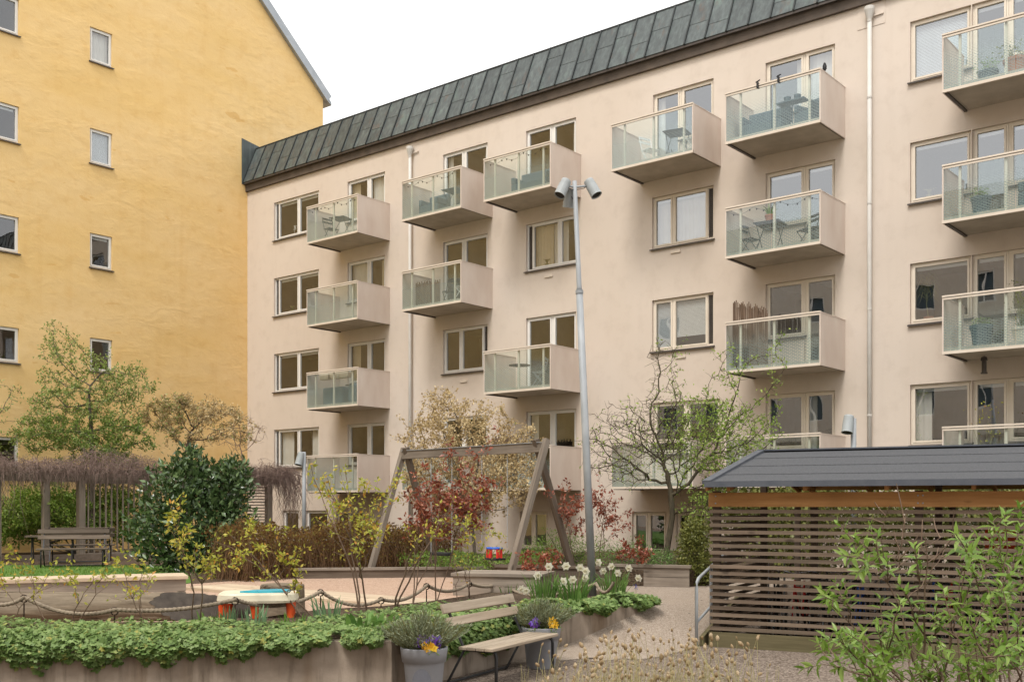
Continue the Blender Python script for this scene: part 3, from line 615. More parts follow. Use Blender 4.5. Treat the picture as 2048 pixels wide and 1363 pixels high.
# bicycles in the shed
def bicycle(x, y, rz, mat, label):
    p = sw(x, y); t = thing('bicycle', label, 'bicycle', (p.x, p.y, .0), SROT+rz, 'bicycles parked in the slatted shed')
    for yy in (-.52, .52):
        w = MB(); pts = [(0, yy+.33*math.cos(i*math.pi/12), .34+.33*math.sin(i*math.pi/12)) for i in range(25)]; w.tube(pts, .02, 6, False); wh = w.build('wheel', M['rubber'], t)
        s = MB(); pts = [(0, yy+.30*math.cos(i*math.pi/12), .34+.30*math.sin(i*math.pi/12)) for i in range(25)]; s.tube(pts, .008, 4, False)
        for i in range(14): a = i*math.pi/7; s.tube([(0, yy, .34), (0, yy+.3*math.cos(a), .34+.3*math.sin(a))], .002, 3)
        s.build('rim', M['chrome'], wh)
    f = MB(); f.tube([(0,-.52,.34),(0,-.08,.32),(0,.38,.78),(0,.36,.9)], .016, 6); f.tube([(0,-.08,.32),(0,-.2,.86)], .015, 6); f.tube([(0,-.18,.74),(0,.38,.80)], .015, 6); f.tube([(0,-.52,.34),(0,-.18,.72)], .01, 5); f.tube([(0,.36,.88),(0,.52,.34)], .013, 6)
    f.build('frame', mat, t, smooth=True)
    MB().add([(-.07,-.36,.93),(.07,-.36,.93),(.03,-.06,.92),(-.03,-.06,.92),(-.06,-.36,.88),(.06,-.36,.88),(.02,-.06,.89),(-.02,-.06,.89)], [(0,1,2,3),(7,6,5,4),(0,4,5,1),(1,5,6,2),(2,6,7,3),(3,7,4,0)]).build('saddle', M['black'], t, bevel=.02)
    MB().tube([(-.3,.18,1.0),(-.24,.3,1.04),(0,.38,1.0),(.24,.3,1.04),(.3,.18,1.0)], .013, 6).build('handlebar', M['chrome'], t, smooth=True)
    return t
bc = [('black', 'toyred', 'darkmetal', 'toyblue', 'galv', 'black', 'toyred', 'darkmetal', 'galv', 'toycyan')[k] for k in range(10)]
bl = ['black bicycle nearest the open left end of the shed', 'red framed bicycle second from the left end of the shed', 'dark grey bicycle third from the left end of the shed', 'blue framed bicycle fourth from the left end of the shed',
      'silver bicycle in the middle of the shed row, fifth from left', 'black bicycle sixth from the left end of the shed', 'red bicycle further right in the shed row, seventh from left', 'dark grey bicycle eighth from the left end, behind the leafy shrub',
      'silver bicycle ninth from the left end, behind the leafy shrub', 'cyan bicycle at the right end of the shed row']
for k in range(9):  # rear row added so the shed interior turns darker behind the slats
    o = bicycle(.85+.45*k, 3.75+random.uniform(-.15,.15), random.uniform(-.12,.12), M[('black','darkmetal','galv','black','toyblue','black','darkmetal','toyred','black')[k]], '%s bicycle in the added rear row of the shed, %s from the left' % (('black','dark grey','silver','black','blue','black','dark grey','red','black')[k], ('first','second','third','fourth','fifth','sixth','seventh','eighth','ninth')[k]))
for k in range(10): bicycle(.62+.40*k+random.uniform(-.05,.05), 1.35+random.uniform(-.15,.15), random.uniform(-.12,.12)+(math.pi if k % 3 == 1 else 0), M[bc[k]], bl[k])
rk = thing('bike_rack', 'galvanised tube bike rack inside the slatted shed', 'bike rack', S0, SROT)
MB().tube([(.3,2.25,0),(.3,2.25,1.12),(5.,2.25,1.12),(5.,2.25,0)], .022, 6).build('top_bar', M['galv'], rk)
for k in range(9): MB().tube([(.55+k*.5,2.25,.05),(.55+k*.5,2.25,1.1)], .016, 6).build('upright', M['galv'], rk)

# ------------------------------------------------------------------ swing
A, B = Vector((-2.33,23.0,3.08)), Vector((.57,19.9,3.08)); bd = (B-A).normalized(); pp = Vector((-bd.y, bd.x, 0))
swg = thing('swing_set', 'weathered wooden A-frame swing stand with metal capped beam', 'swing', (A.x, A.y, UZ))
def loc_(p): return Vector(p)-Vector((A.x, A.y, UZ))
bx = MB(); bx.beam((0,0,0), (4.25,0,0), .12, .17); bx.build('beam', M['swingwood'], swg, loc=loc_(A), rot=math.atan2(bd.y, bd.x))
MB().beam(loc_(A+Vector((0,0,.092))), loc_(B+Vector((0,0,.092))), .16, .012).build('beam_cap', M['galv'], swg)
for P_, off in ((A, .04), (B, -.04)):
    for s_, m_ in ((-1, 'swingwood'), (1, 'darkwood')):
        foot = P_+pp*(s_*-.98)*-1 if False else Vector((P_.x+pp.x*s_*.95, P_.y+pp.y*s_*.95, UZ-.1)); top = P_+Vector((0,0,.0))+bd*(off+.09*s_*(1 if off > 0 else -1)); d = (top-foot).normalized()
        L_ = (top-foot).length+.16; m = MB(); m.box(0, L_, -.054, .054, -.054, .054); o = m.build('leg', M[m_], swg, loc=loc_(foot)); o.rotation_mode = 'QUATERNION'; o.rotation_quaternion = d.to_track_quat('X', 'Z')
for px in (871, 915):
    f = (px-810)/(1086-810); p = A.lerp(B, f); q = Vector((p.x, p.y, 1.02)); MB().tube([loc_(p), loc_(q)], .008, 4).build('chain', M['galv'], swg)
for px in (975, 1023):
    f = (px-810)/(1086-810); p = A.lerp(B, f); q = Vector((p.x, p.y, 1.18)); MB().tube([loc_(p), loc_(q)], .008, 4).build('chain', M['galv'], swg)
q = A.lerp(B, (893-810)/276.); t = MB(); t.beam((-.26,0,0), (.26,0,0), .22, .07); o = t.build('rubber_seat', M['rubber'], None, loc=(q.x, q.y, 1.0), rot=math.atan2(bd.y, bd.x), bevel=.02); tag(o, 'black rubber swing seat hanging from the wooden frame', 'swing seat')
q = A.lerp(B, (999-810)/276.); ts = thing('toddler_swing_seat', 'blue and red toddler swing seat hanging on chains', 'swing seat', (q.x, q.y, .96), math.atan2(bd.y, bd.x)); ts.scale = (.85,.85,.85)
t = MB(); t.tube([(.2*math.cos(a), .15*math.sin(a), .24) for a in [i*math.pi/8 for i in range(17)]], .025, 6); t.build('guard_ring', M['toyblue'], ts, smooth=True)
for a in (.4, 1.57, 2.7, 3.6, 4.71, 5.8): MB().tube([(.19*math.cos(a), .14*math.sin(a), .02), (.19*math.cos(a), .14*math.sin(a), .23)], .028, 6).build('strut', M['toyred'], ts)
MB().box(-.22, .22, -.16, .16, -.03, .02).build('seat_plate', M['rubber'], ts, bevel=.01)

# ------------------------------------------------------------------ timber edgings and boxes
def timber_box(name, label, p0, p1, depth, z0, z1, nb, mat, top='deckwood', lid=.05):
    p0, p1 = Vector(p0), Vector(p1); d = p1-p0; Lb = d.length; t = thing(name, label, 'planter box' if 'box' in name else 'edging', (p0.x, p0.y, z0), math.atan2(d.y, d.x)); h = (z1-z0-lid)/nb
    for k in range(nb):
        MB().box(0, Lb, 0, .05, k*h+.004, (k+1)*h-.004).build('board', M[mat], t); MB().box(.01, .06, .06, depth, k*h+.004, (k+1)*h-.004).build('end_board', M[mat], t); MB().box(Lb-.06, Lb-.01, .06, depth, k*h+.004, (k+1)*h-.004).build('end_board', M[mat], t)
    m = max(1, round(depth/.16)); w = (depth+.04)/m
    for k in range(m): MB().box(-.03, Lb+.03, -.03+k*w, -.03+(k+1)*w-.01, z1-z0-lid, z1-z0).build('top_plank', M[top], t)
    return t
a, b = at(0, 1163, 15.3), at(372, 1152, 16.3)
timber_box('wooden_ledge_box', 'long pale wooden ledge box behind the log in the sandpit', (a.x-3, a.y-1.2), (b.x, b.y), .75, .5, .93, 2, 'oldwood')
timber_box('seat_box', 'weathered wooden box seat in front of the swing', (-.98,17.75), (.45,17.35), .95, .5, .88, 2, 'oldwood', 'oldwood')
timber_box('planter_box', 'dark timber planter box holding the crab apple tree', (1.9,20.1), (3.25,19.6), .12, .5, .90, 2, 'oldwood', 'oldwood')
timber_box('planter_edge', 'dark timber edging under the red shrubs behind the swing', (-.3,20.6), (1.85,19.9), .10, .5, .86, 2, 'darkwood', 'darkwood')
timber_box('sandpit_edge', 'dark timber edging at the far side of the sandpit', (-4.4,21.8), (-.4,22.4), .14, .5, .72, 1, 'darkwood', 'oldwood')
tag(MB().prism([(-.25,20.7), (1.85,20.0), (3.3,19.75), (7,24), (4,29), (-1,26)], .5, .80).build('raised_bed_soil', M['soil']), kind='structure')
dk = thing('sandpit_deck', 'pale wooden boards laid along the near side of the sandpit', 'deck', (0,0,.5))
p0, p1 = onz(375, 1172, .56), onz(935, 1218, .56); p0.z = p1.z = 0; dv = (p1-p0); pn = Vector((-dv.y, dv.x, 0)).normalized()
for k in range(7):
    m = MB(); m.box(0, dv.length, .0, .135, .0, .06); q = p0+pn*(k*.145-.1)*-1 if False else p0+pn*(k*.145-.1); m.build('deck_board', M['deckwood'], dk, loc=(q.x, q.y, 0), rot=math.atan2(dv.y, dv.x))

# ------------------------------------------------------------------ log, stump, play table
lg = thing('sandpit_log', 'huge weathered log with dark obliquely sawn end in the sandpit', 'log', (-5.02,13.95,UZ), math.radians(3))
N = 56; m = MB(); segs = 60; X0, X1 = -1.75, .95; rr = .205
for i in range(segs+1):
    x = X0+(X1-X0)*i/segs
    for j in range(N):
        a = 2*math.pi*j/N; r = rr*(1+.05*math.sin(3*a+x*2)+.03*math.sin(7*a+x*1.3)+.025*math.sin(17*a+1.2*math.sin(x*3))+.02*math.sin(29*a+x)-.05*max(0, math.sin(9*a+.8*math.sin(x*2.2)))**6+RNG.normal(0,.006))*(1 if i else .93); y, z = r*math.cos(a), r*1.02*math.sin(a)+.155
        xx = x+((i/segs)**3)*(.55*(y/rr)+.25*(z-.155)/rr*-1); m.v.append((xx, y, z))
for i in range(segs):
    for j in range(N): j2 = (j+1) % N; m.f.append((i*N+j, i*N+j2, (i+1)*N+j2, (i+1)*N+j))
m.f.append(tuple(reversed(range(N)))); m.build('trunk', M['log'], lg, smooth=True)
e = MB(); ring_ = m.v[segs*N:segs*N+N]; e.add([(p[0]+.006, p[1], p[2]) for p in ring_], [tuple(range(N))]); e.build('sawn_end', M['charred'], lg)
stp = thing('tree_stump', 'pale round tree stump behind the toy table', 'stump', onz(540, 1240, UZ)+Vector((0,.75,0)))
m = MB(); pr = [(.33,0),(.31,.1),(.30,.40),(.285,.42),(.0,.425)]; m.lathe(pr, 20); m.build('trunk', M['log'], stp, smooth=False)
pt = thing('play_table', 'cream plastic play table on orange legs with turquoise tray', 'play table', onz(517, 1243, UZ), .12)
m = MB()
for z, k in ((.27,1.),(.30,1.03),(.37,1.0),(.39,.96)):
    for i in range(28): a = 2*math.pi*i/28; ca, sa = math.cos(a), math.sin(a); m.v.append((.49*k*math.copysign(abs(ca)**.45, ca), .34*k*math.copysign(abs(sa)**.45, sa), z))
for r in range(3):
    for i in range(28): m.f.append((r*28+i, r*28+(i+1) % 28, (r+1)*28+(i+1) % 28, (r+1)*28+i))
m.f.append(tuple(range(84,112))); m.f.append(tuple(reversed(range(28)))); m.build('top', M['toycream'], pt, smooth=False)
m = MB(); m.prism([(-.22,-.12),(.0,-.2),(.36,-.16),(.40,.08),(.2,.22),(-.05,.1)], .391, .41); m.build('water_tray', M['toycyan'], pt)
for x, y in ((-.42,-.2),(-.02,-.25),(.42,-.2),(-.4,.22),(.4,.22)): MB().lathe([(.045,0),(.05,.14),(.06,.28)], 10, (x,y,0)).build('leg', M['toyorange'], pt, smooth=True)

# ------------------------------------------------------------------ benches
def slat_obj(L_, w, h, mat, parent, loc, rot, bev=.006): return MB().box(0, L_, 0, w, 0, h).build('slat', M[mat], parent, loc=loc, rot=rot, bevel=bev)
def park_bench(label, origin, rot, L_=1.615, wd='benchwood', group=None):
    """local x along the bench (left to right as one faces it), y towards the back, origin at the left front seat corner on the ground"""
    t = thing('bench', label, 'bench', origin, rot, group)
    for k in range(4): slat_obj(L_, .1, .035, wd, t, (0, k*.108, .43), 0)
    for z0, z1, y0, y1, x0 in ((.68,.78,.53,.57,-.02), (.82,.93,.58,.63,-.03)):
        o = slat_obj(L_+.02, .035, z1-z0, wd, t, (x0, y0, z0), (math.radians(-22),0,0))
    for x in (.12, L_-.12):
        MB().tube([(x,.40,.42),(x,.06,.42),(x,.03,.40),(x,.02,.36),(x,.02,0)], .018, 8).build('front_leg', M['darkmetal'], t, smooth=True)
        MB().beam((x,.67,.92), (x,.42,.42), .03, .018).build('back_support', M['darkmetal'], t)
        MB().beam((x,.42,.42), (x,.66,.0), .03, .018).build('rear_leg', M['darkmetal'], t)
    MB().tube([(.12,.66,.03), (L_-.12,.66,.03)], .017, 6).build('stretcher', M['darkmetal'], t)
    return t
ba = Vector((.77,1.42,0)).normalized(); park_bench('sun bleached slatted bench between the two grey flower pots', (-.21,11.43,0), math.atan2(ba.y, ba.x))
b1 = onz(103, 1132, UZ); b2 = onz(30, 1130, UZ); ang = math.radians(16)
park_bench('weathered brown bench on the lawn edge, front one of two', (b1.x, b1.y-.9, UZ), ang, 1.62, 'darkwood', 'benches by the pergola')
park_bench('weathered brown bench standing further back under the pergola', (b2.x+1.7, b2.y+2.2, UZ), ang+math.pi, 1.7, 'darkwood', 'benches by the pergola')
gt_ = thing('garden_table', 'narrow wooden garden table between the two old benches', 'table', (b1.x-.9, b1.y+.5, UZ), ang)
for k in range(4): MB().box(0, 1.3, k*.14, k*.14+.13, .70, .735).build('tabletop_plank', M['darkwood'], gt_)
for x in (.15, 1.1):
    MB().tube([(x,.08,.0),(x,.2,.69)], .018, 6).build('leg', M['darkmetal'], gt_); MB().tube([(x,.48,.0),(x,.36,.69)], .018, 6).build('leg', M['darkmetal'], gt_)
# ------------------------------------------------------------------ pergola
PQ = Vector((-12.1,30.0,UZ)); pg = thing('pergola', 'grey wooden pergola with trellis panels in front of the yellow wall', 'pergola', PQ, math.atan2(EA.y, EA.x))
for s in (-5.2, -2.35, 0, 3.3, 6.5): MB().box(s-.09, s+.09, -.09, .09, -.05, 2.2).build('post', M['postwood'], pg); MB().box(s-.09, s+.09, 1.9, 2.08, -.05, 2.2).build('post', M['postwood'], pg)
for y in (0, 2.0): MB().box(-7.5, 7.0, y-.06, y+.06, 2.2, 2.4).build('beam', M['oldwood'], pg)
for k in range(22): s = -7.3+k*.66; MB().box(s-.03, s+.03, -.4, 2.4, 2.4, 2.52).build('cross_rafter', M['darkwood'], pg)
tm = MB().box(-.02, .02, -.015, .015, .1, 2.1); tme = bpy.data.meshes.new('trellis_slat'); tme.from_pydata(tm.v, [], tm.f)
for k in range(17): link('trellis_slat', tme, M['postwood'], pg, loc=(.22+k*.178, .0, .06))
MB().box(.1, 3.2, -.03, .03, .08, .16).build('trellis_rail', M['oldwood'], pg); MB().box(.1, 3.2, -.03, .03, 2.12, 2.19).build('trellis_rail', M['oldwood'], pg)
for k in range(20): MB().box(4.7, 6.4, -.012, .012, .35+k*.095, .39+k*.095).build('trellis_slat', M['oldwood'], pg)
# low timber edging boards by the pergola
tag(MB().beam(Vector((-13.2,28.6,.58)), Vector((-9.2,30.4,.58)), .06, .18).build('border_board', M['darkwood']), 'low dark timber board edging the bed below the pergola', 'edging')

# ------------------------------------------------------------------ lamps
def spot(parent, c, d, r=.09, L_=.29):
    d = Vector(d).normalized(); o = MB(); 
    prof = [(.0,-L_*.5),(r*.86,-L_*.5),(r*.9,-L_*.44),(r*.88,-L_*.36),(r*.93,-L_*.35),(r*.90,-L_*.27),(r*.95,-L_*.26),(r*.92,-L_*.18),(r*.97,-L_*.17),(r,L_*.45),(r*1.04,L_*.5),(r*.9,L_*.5),(r*.86,L_*.46)]
    o.lathe(prof, 20); ob = o.build('spotlight', M['lampgrey'], parent, smooth=False, loc=c); ob.rotation_mode = 'QUATERNION'; ob.rotation_quaternion = d.to_track_quat('Z', 'Y')
    l = MB(); l.lathe([(r*.86,L_*.46),(.0,L_*.44)], 20); l.build('lens', M['black'], ob)
    return ob
Yl = 16.9; pb, pt_ = at(1186, 1186, Yl), at(1149, 362, Yl); pb.z -= .1
lp = thing('lamp_post', 'tall leaning grey lamp post with three cylindrical spotlights', 'street lamp', pb)
tp = pt_-pb; mid = tp*.735
MB().tube([(0,0,-.1), mid], [.064,.054], 14).build('lower_pole', M['galv'], lp, smooth=True); MB().tube([mid, mid+tp*.012, tp], [.054,.04,.035], 12).build('upper_pole', M['galv'], lp, smooth=True)
MB().tube([mid-tp*.004, mid+tp*.004], .062, 14).build('collar', M['galv'], lp)
s = Yl/F
for px, py, dd, dy in ((1126, 376, (-.38,-.25,-.86), -.05), (1185, 376, (.42,-.25,-.86), -.05), (1139, 396, (-.12,.3,-.9), .14)):
    c = at(px, py, Yl+dy)-pb; spot(lp, c, dd); MB().tube([c+Vector((0,0,.04)), at(1150, py-2, Yl)-pb], .018, 6).build('arm', M['galv'], lp)
    MB().tube([c+Vector((0,0,.1)), (c+at(1150, py-10, Yl)-pb)/2+Vector((0,-.05,-.06)), at(1150, py+4, Yl)-pb], .006, 4).build('cable', M['black'], lp)
for px, pbt, ptp, hx, hy, Y_, lab in ((608, 1075, 903, 600, 917, 30.0, 'small grey post lamp with one spotlight near the yellow corner'), (1707, 990, 836, 1696, 848, 21.5, 'small grey post lamp with one spotlight behind the shed roof')):
    b = at(px, pbt, Y_); b.z = UZ; l = thing('post_lamp', lab, 'garden lamp', b, 0, 'small post lamps'); tpz = at(px, ptp, Y_)-b
    MB().tube([(0,0,0), tpz], .055, 10).build('pole', M['galv'], l, smooth=True); c = at(hx, hy, Y_-.05)-b; spot(l, c, (-.2,-.25,-1), .11, .36); MB().tube([c, tpz-Vector((0,0,.15))], .02, 6).build('arm', M['galv'], l)

# ------------------------------------------------------------------ flower pots
def flower_pot(label, c, s=1.):
    t = thing('flower_pot', label, 'flower pot', c, .3, 'grey flower pots at the bench'); k = .25*s
    MB().lathe([(0,0),(k*.70,0),(k*.72,.01),(k*.86,.36*s),(k*.875,.365*s),(k*.93,.365*s),(k*1.0,.50*s),(k*.99,.515*s),(k*.93,.515*s),(k*.90,.44*s),(0,.44*s)], 40).build('body', M['pot'], t, smooth=True)
    MB().lathe([(k*.88,.442*s),(0,.455*s)], 24).build('potting_soil', M['soil'], t)
    return t
P1, P2 = Vector((-.925,11.25,0)), Vector((.36,13.2,0))
p_ = flower_pot('grey rimmed flower pot with damp stain left of the bench', P1); flower_pot('grey rimmed flower pot behind the right end of the bench', P2, .98)
m = MB(); N = 22
def potsurf(a, z): r = .25*(.72+.14*(z/.36))+.0025; return (r*math.cos(a), r*math.sin(a), z)
ac = -math.pi/2-.3-.05
m.v = [potsurf(ac, .13)]+[potsurf(ac+.52*math.cos(2*math.pi*i/N)*1.0, .15+.16*math.sin(2*math.pi*i/N)) for i in range(N)]+[potsurf(ac+.26*math.cos(2*math.pi*i/N), .14+.08*math.sin(2*math.pi*i/N)) for i in range(N)]
m.f = [(0, 1+N+i, 1+N+(i+1) % N) for i in range(N)]+[(1+N+i, 1+i, 1+(i+1) % N, 1+N+(i+1) % N) for i in range(N)]; m.build('damp_stain', M['potstain'], p_)

# ------------------------------------------------------------------ rope fence
st = [(-40,1190,1246), (48,1188,1246), (229,1213,1250), (470,1193,1246), (641,1177,1223), (762,1193,1217), (853,1165,1206), (938,1161,1195), (1001,1161,1183)]
lab = ['bent iron rope stake at the left edge of the picture', 'hooked iron rope stake in front of the log, left end', 'straight iron rope stake in front of the middle of the log', 'hooked iron rope stake before the cream play table',
       'tall hooked iron rope stake right of the play table', 'short hooked iron rope stake between the rose stems', 'hooked iron rope stake left of the bench back', 'hooked iron rope stake before the box seat', 'hooked iron rope stake left of the daffodils']
tops = []
for (px, yt, yb), l in zip(st, lab):
    b = onz(px, yb, .55); tp = at(px+1, yt, b.y); h = tp.z-b.z; tops.append(tp-Vector((0,0,.03)))
    m = MB(); pts = [(0,0,-.15), (0,0,h-.12)]+[(.045*math.sin(a), 0, h-.05-.045*math.cos(a)) for a in (.0,.6,1.2,1.9,2.6,3.3,4.0,4.7,5.4,5.9)]
    tag(m.tube(pts, .009, 6).build('rope_stake', M['iron'], None, True, b), l, 'stake', 'iron rope stakes')
pts = [Vector((1.31,16.75,tops[-1].z))]; allp = []
ends = tops+[at(1060, 1190, 16.9), at(1192, 1166, 16.75), at(1229, 1160, 16.4)]
sag = [.09,.12,.06,.13,.13,.10,.11,.06,.04,.06,.16]
for i in range(len(ends)-1):
    a, b = ends[i], ends[i+1]; n_ = max(8, int((b-a).length/.014))
    for k in range(n_): f = k/n_; p = a.lerp(b, f); p.z -= sag[i]*4*f*(1-f); allp.append(p)
m = MB(); NS = 12; ph = 0
for i, p in enumerate(allp):
    d = (allp[min(i+1, len(allp)-1)]-allp[max(i-1, 0)]).normalized(); a = d.cross(Vector((0,0,1))).normalized(); b = a.cross(d)
    for j in range(NS):
        t = 2*math.pi*j/NS; r = .026*(.66+.42*abs(math.cos(1.5*(t-i*.55)))); m.v.append(tuple(p+a*(r*math.cos(t))+b*(r*math.sin(t))))
    if i:
        for j in range(NS): j2 = (j+1) % NS; m.f.append(((i-1)*NS+j, (i-1)*NS+j2, i*NS+j2, i*NS+j))
tag(m.build('rope', M['rope'], None, True), 'thick twisted grey rope sagging between the iron stakes', 'rope')

for x, l in ((3.55,'left'), (4.65,'right')):
    p = sw(x, 5.4, 0); o = MB().box(-.24, .24, -.02, .02, -.17, .17).build('sign_panel', M['toyorange'], None, loc=(p.x, p.y, 1.42), rot=SROT); tag(o, 'orange red panel at the back of the bike shed, %s of two' % l, 'panel', 'orange panels in the shed')
# ------------------------------------------------------------------ vegetation toolkit
TPL = {
 'leaf': (np.array([(0,0,0),(-.24,.42,.05),(.24,.42,.05),(0,.45,-.02),(0,1,-.06)]), np.array([(0,3,1),(0,2,3),(1,3,4),(3,2,4)])),
 'narrow': (np.array([(0,0,0),(-.14,.4,.03),(.14,.4,.03),(0,.42,-.02),(0,1,-.10)]), np.array([(0,3,1),(0,2,3),(1,3,4),(3,2,4)])),
 'tri': (np.array([(-.3,.15,0),(.3,.15,0),(0,1,0.)]), np.array([(0,1,2)])),
 'quad': (np.array([(0,0,0),(-.35,.5,.08),(.35,.5,.08),(0,1,0.)]), np.array([(0,2,1),(1,2,3)])),
}
def lobed(n=5):
    v = [(0,.18,-.03)]; 
    for i in range(2*n+1):
        a = math.radians(-140+280*i/(2*n)); r = (.62+.1*math.cos(a)) if i % 2 else .43
        if i in (0, 2*n): r = .3
        v.append((r*math.sin(a), .25+r*math.cos(a), .04 if i % 2 else -.02))
    return np.array(v), np.array([(0, i+1, i+2) for i in range(2*n)])
TPL['lobed'] = lobed(); TPL['narrowleaf'] = (np.array([(0,0,0),(-.15,.3,.03),(.15,.3,.03),(0,.32,-.03),(-.13,.62,.0),(.13,.62,.0),(0,.64,-.06),(0,1.05,-.16)]), np.array([(0,3,1),(0,2,3),(1,3,6),(1,6,4),(3,2,5),(3,5,6),(4,6,7),(6,5,7)]))
def unit(a): return a/np.maximum(np.linalg.norm(a, axis=1, keepdims=True), 1e-9)
def leaf_arrays(P, D, Nn, size, tpl):
    tv, tf = TPL[tpl]; P = np.asarray(P, float); D = unit(np.asarray(D, float)); X = np.cross(D, np.asarray(Nn, float)); X = unit(X); Nz = np.cross(X, D)
    s = np.asarray(size, float)[:, None, None]
    V = P[:, None, :]+s*(tv[None, :, 0:1]*X[:, None, :]+tv[None, :, 1:2]*D[:, None, :]+tv[None, :, 2:3]*Nz[:, None, :])
    k = len(tv); Fc = (tf[None]+(np.arange(len(P))*k)[:, None, None]).reshape(-1, 3); return V.reshape(-1, 3), Fc, len(tf)
def leaves(name, P, D, Nn, size, tpl, mat, parent=None, var=None):
    if len(P) == 0: return None
    V, Fc, m = leaf_arrays(P, D, Nn, size, tpl); var = RNG.random(len(P)) if var is None else var
    o = link(name, fast_mesh(name, V, Fc, np.repeat(var, m)), mat, parent)
    if parent and len(P) > 60: o['kind'] = 'stuff'
    return o
def rdir(n, up=0., spread=1.): d = RNG.normal(0, spread, (n, 3)); d[:, 2] += up; return unit(d)
def tubes(name, paths, mat, parent=None, n=4, smooth=True):
    V = []; Fc = []; o = 0; ang = 2*np.pi*np.arange(n)/n; ca, sa = np.cos(ang), np.sin(ang)
    for pts, r in paths:
        P = np.asarray(pts, float); k = len(P); r = np.broadcast_to(np.asarray(r, float), (k,)); T = np.gradient(P, axis=0); T = unit(T)
        ref = np.array([.31,.22,.93]) if abs(T[0]@np.array([.31,.22,.93])) < .92 else np.array([.9,.3,.1])
        A_ = unit(np.cross(T, ref)); B_ = np.cross(T, A_)
        V.append((P[:, None]+r[:, None, None]*(ca[None, :, None]*A_[:, None]+sa[None, :, None]*B_[:, None])).reshape(-1, 3))
        i = np.arange(k-1)[:, None]*n; j = np.arange(n)[None]; j2 = (j+1) % n
        Fc.append(np.stack([i+j, i+j2, i+n+j2, i+n+j], -1).reshape(-1, 4)+o); o += k*n
    me = fast_mesh(name, np.concatenate(V), np.concatenate(Fc)); ob = link(name, me, mat, parent)
    if smooth: me.shade_smooth()
    if name != 'trunk': ob['kind'] = 'stuff'
    return ob
def colonize(trunk, attr, step, infl, kill, iters=90, jit=.12, down=0.):
    pos = [np.array(p, float) for p in trunk]; par = [i-1 for i in range(len(trunk))]; A_ = np.array(attr, float)
    near = np.full(len(A_), 1e9); ni = np.zeros(len(A_), int); alive = np.ones(len(A_), bool)
    def upd(s):
        for i in range(s, len(pos)):
            d = np.linalg.norm(A_-pos[i], axis=1); m = d < near; near[m] = d[m]; ni[m] = i
        alive[near < kill] = False
    upd(0); first = True
    for it in range(iters):
        act = alive & ((near < infl) | first); first = it < 6
        if not act.any(): break
        new = []; s = len(pos); seen = set()
        for i in np.unique(ni[act]):
            d = unit(A_[act & (ni == i)]-pos[i]).sum(0); d += RNG.normal(0, jit, 3)*np.linalg.norm(d); d[2] -= down
            l = np.linalg.norm(d)
            if l < 1e-6: continue
            new.append((pos[i]+d/l*step, i))
        if not new: break
        for p, i in new: pos.append(p); par.append(i)
        upd(s)
    return np.array(pos), np.array(par)
def skeleton_paths(pos, par, tip, p=2.4, rmax=None):
    n = len(pos); ch = [[] for _ in range(n)]
    for i in range(n):
        if par[i] >= 0: ch[par[i]].append(i)
    rad = np.zeros(n)
    for i in range(n-1, -1, -1): rad[i] = max(tip, sum(rad[c]**p for c in ch[i])**(1/p)) if ch[i] else tip
    if rmax: rad = np.minimum(rad, rmax)
    paths = []; stack = [0]; 
    roots = [(0, None)]
    while roots:
        s, pr = roots.pop(); pts = []; rs = []
        if pr is not None: pts.append(pos[pr]); rs.append(min(rad[pr], rad[s]*1.15))
        i = s
        while True:
            pts.append(pos[i]); rs.append(rad[i]); c = sorted(ch[i], key=lambda q: -rad[q])
            if not c: break
            for q in c[1:]: roots.append((q, i))
            i = c[0]
        if len(pts) > 1: paths.append((np.array(pts), np.array(rs)))
    return paths, rad
def blob(c, r, n):
    d = rdir(n); return np.array(c)+d*np.array(r)*(RNG.random((n, 1))**(1/2.4))
def tree(name, label, cat, base, trunk, blobs, step, tip, leafset, barkmat, infl=1.5, kill=.25, rmax=None, twigs=0, twl=.18, group=None, jit=.12, sides=5):
    """trunk: list of points; blobs: (centre, radii, attractors); leafset: list of (count per twig node, size lo, hi, template, material, filter, up)"""
    base = np.array(base); t = thing(name, label, cat, base, 0, group)
    attr = np.concatenate([blob(c, r, n) for c, r, n in blobs]); pos, par = colonize(trunk, attr, step, infl, kill, jit=jit)
    paths, rad = skeleton_paths(pos-base, par, tip, rmax=rmax); tw = []
    thin = np.where(rad < tip*3.2)[0]; tips = []
    if twigs:
        for i in thin:
            for _ in range(twigs):
                if RNG.random() < .75:
                    a = pos[i]-base; d = rdir(1, .25)[0]*twl*RNG.uniform(.4, 1.2); m = a+d*.5+RNG.normal(0, .02, 3); tw.append((np.array([a, m, a+d]), np.array([tip*.8, tip*.65, tip*.4]))); tips.append(a+d); tips.append(m)
    paths.sort(key=lambda q: -q[1][0]); big = [q for q in paths if q[1][0] > tip*4]; small = [q for q in paths if q[1][0] <= tip*4]
    tubes('trunk', big or paths[:1], barkmat, t, sides+2); 
    if small+tw: tubes('twigs', small+tw, barkmat, t, 3)
    cand = np.concatenate([pos[thin]-base, np.array(tips)]) if tips else pos[thin]-base
    for cnt, lo, hi, tpl, mat, filt, upb in leafset:
        c = cand[[filt(*(q+base)) > RNG.random() for q in cand]] if filt else cand
        if len(c) == 0: continue
        P = np.repeat(c, cnt, 0)+RNG.normal(0, .025+lo*.35, (len(c)*cnt, 3)); n = len(P)
        leaves('crown', P, rdir(n, .35), rdir(n, upb), RNG.uniform(lo, hi, n), tpl, M[mat], t)
    return t
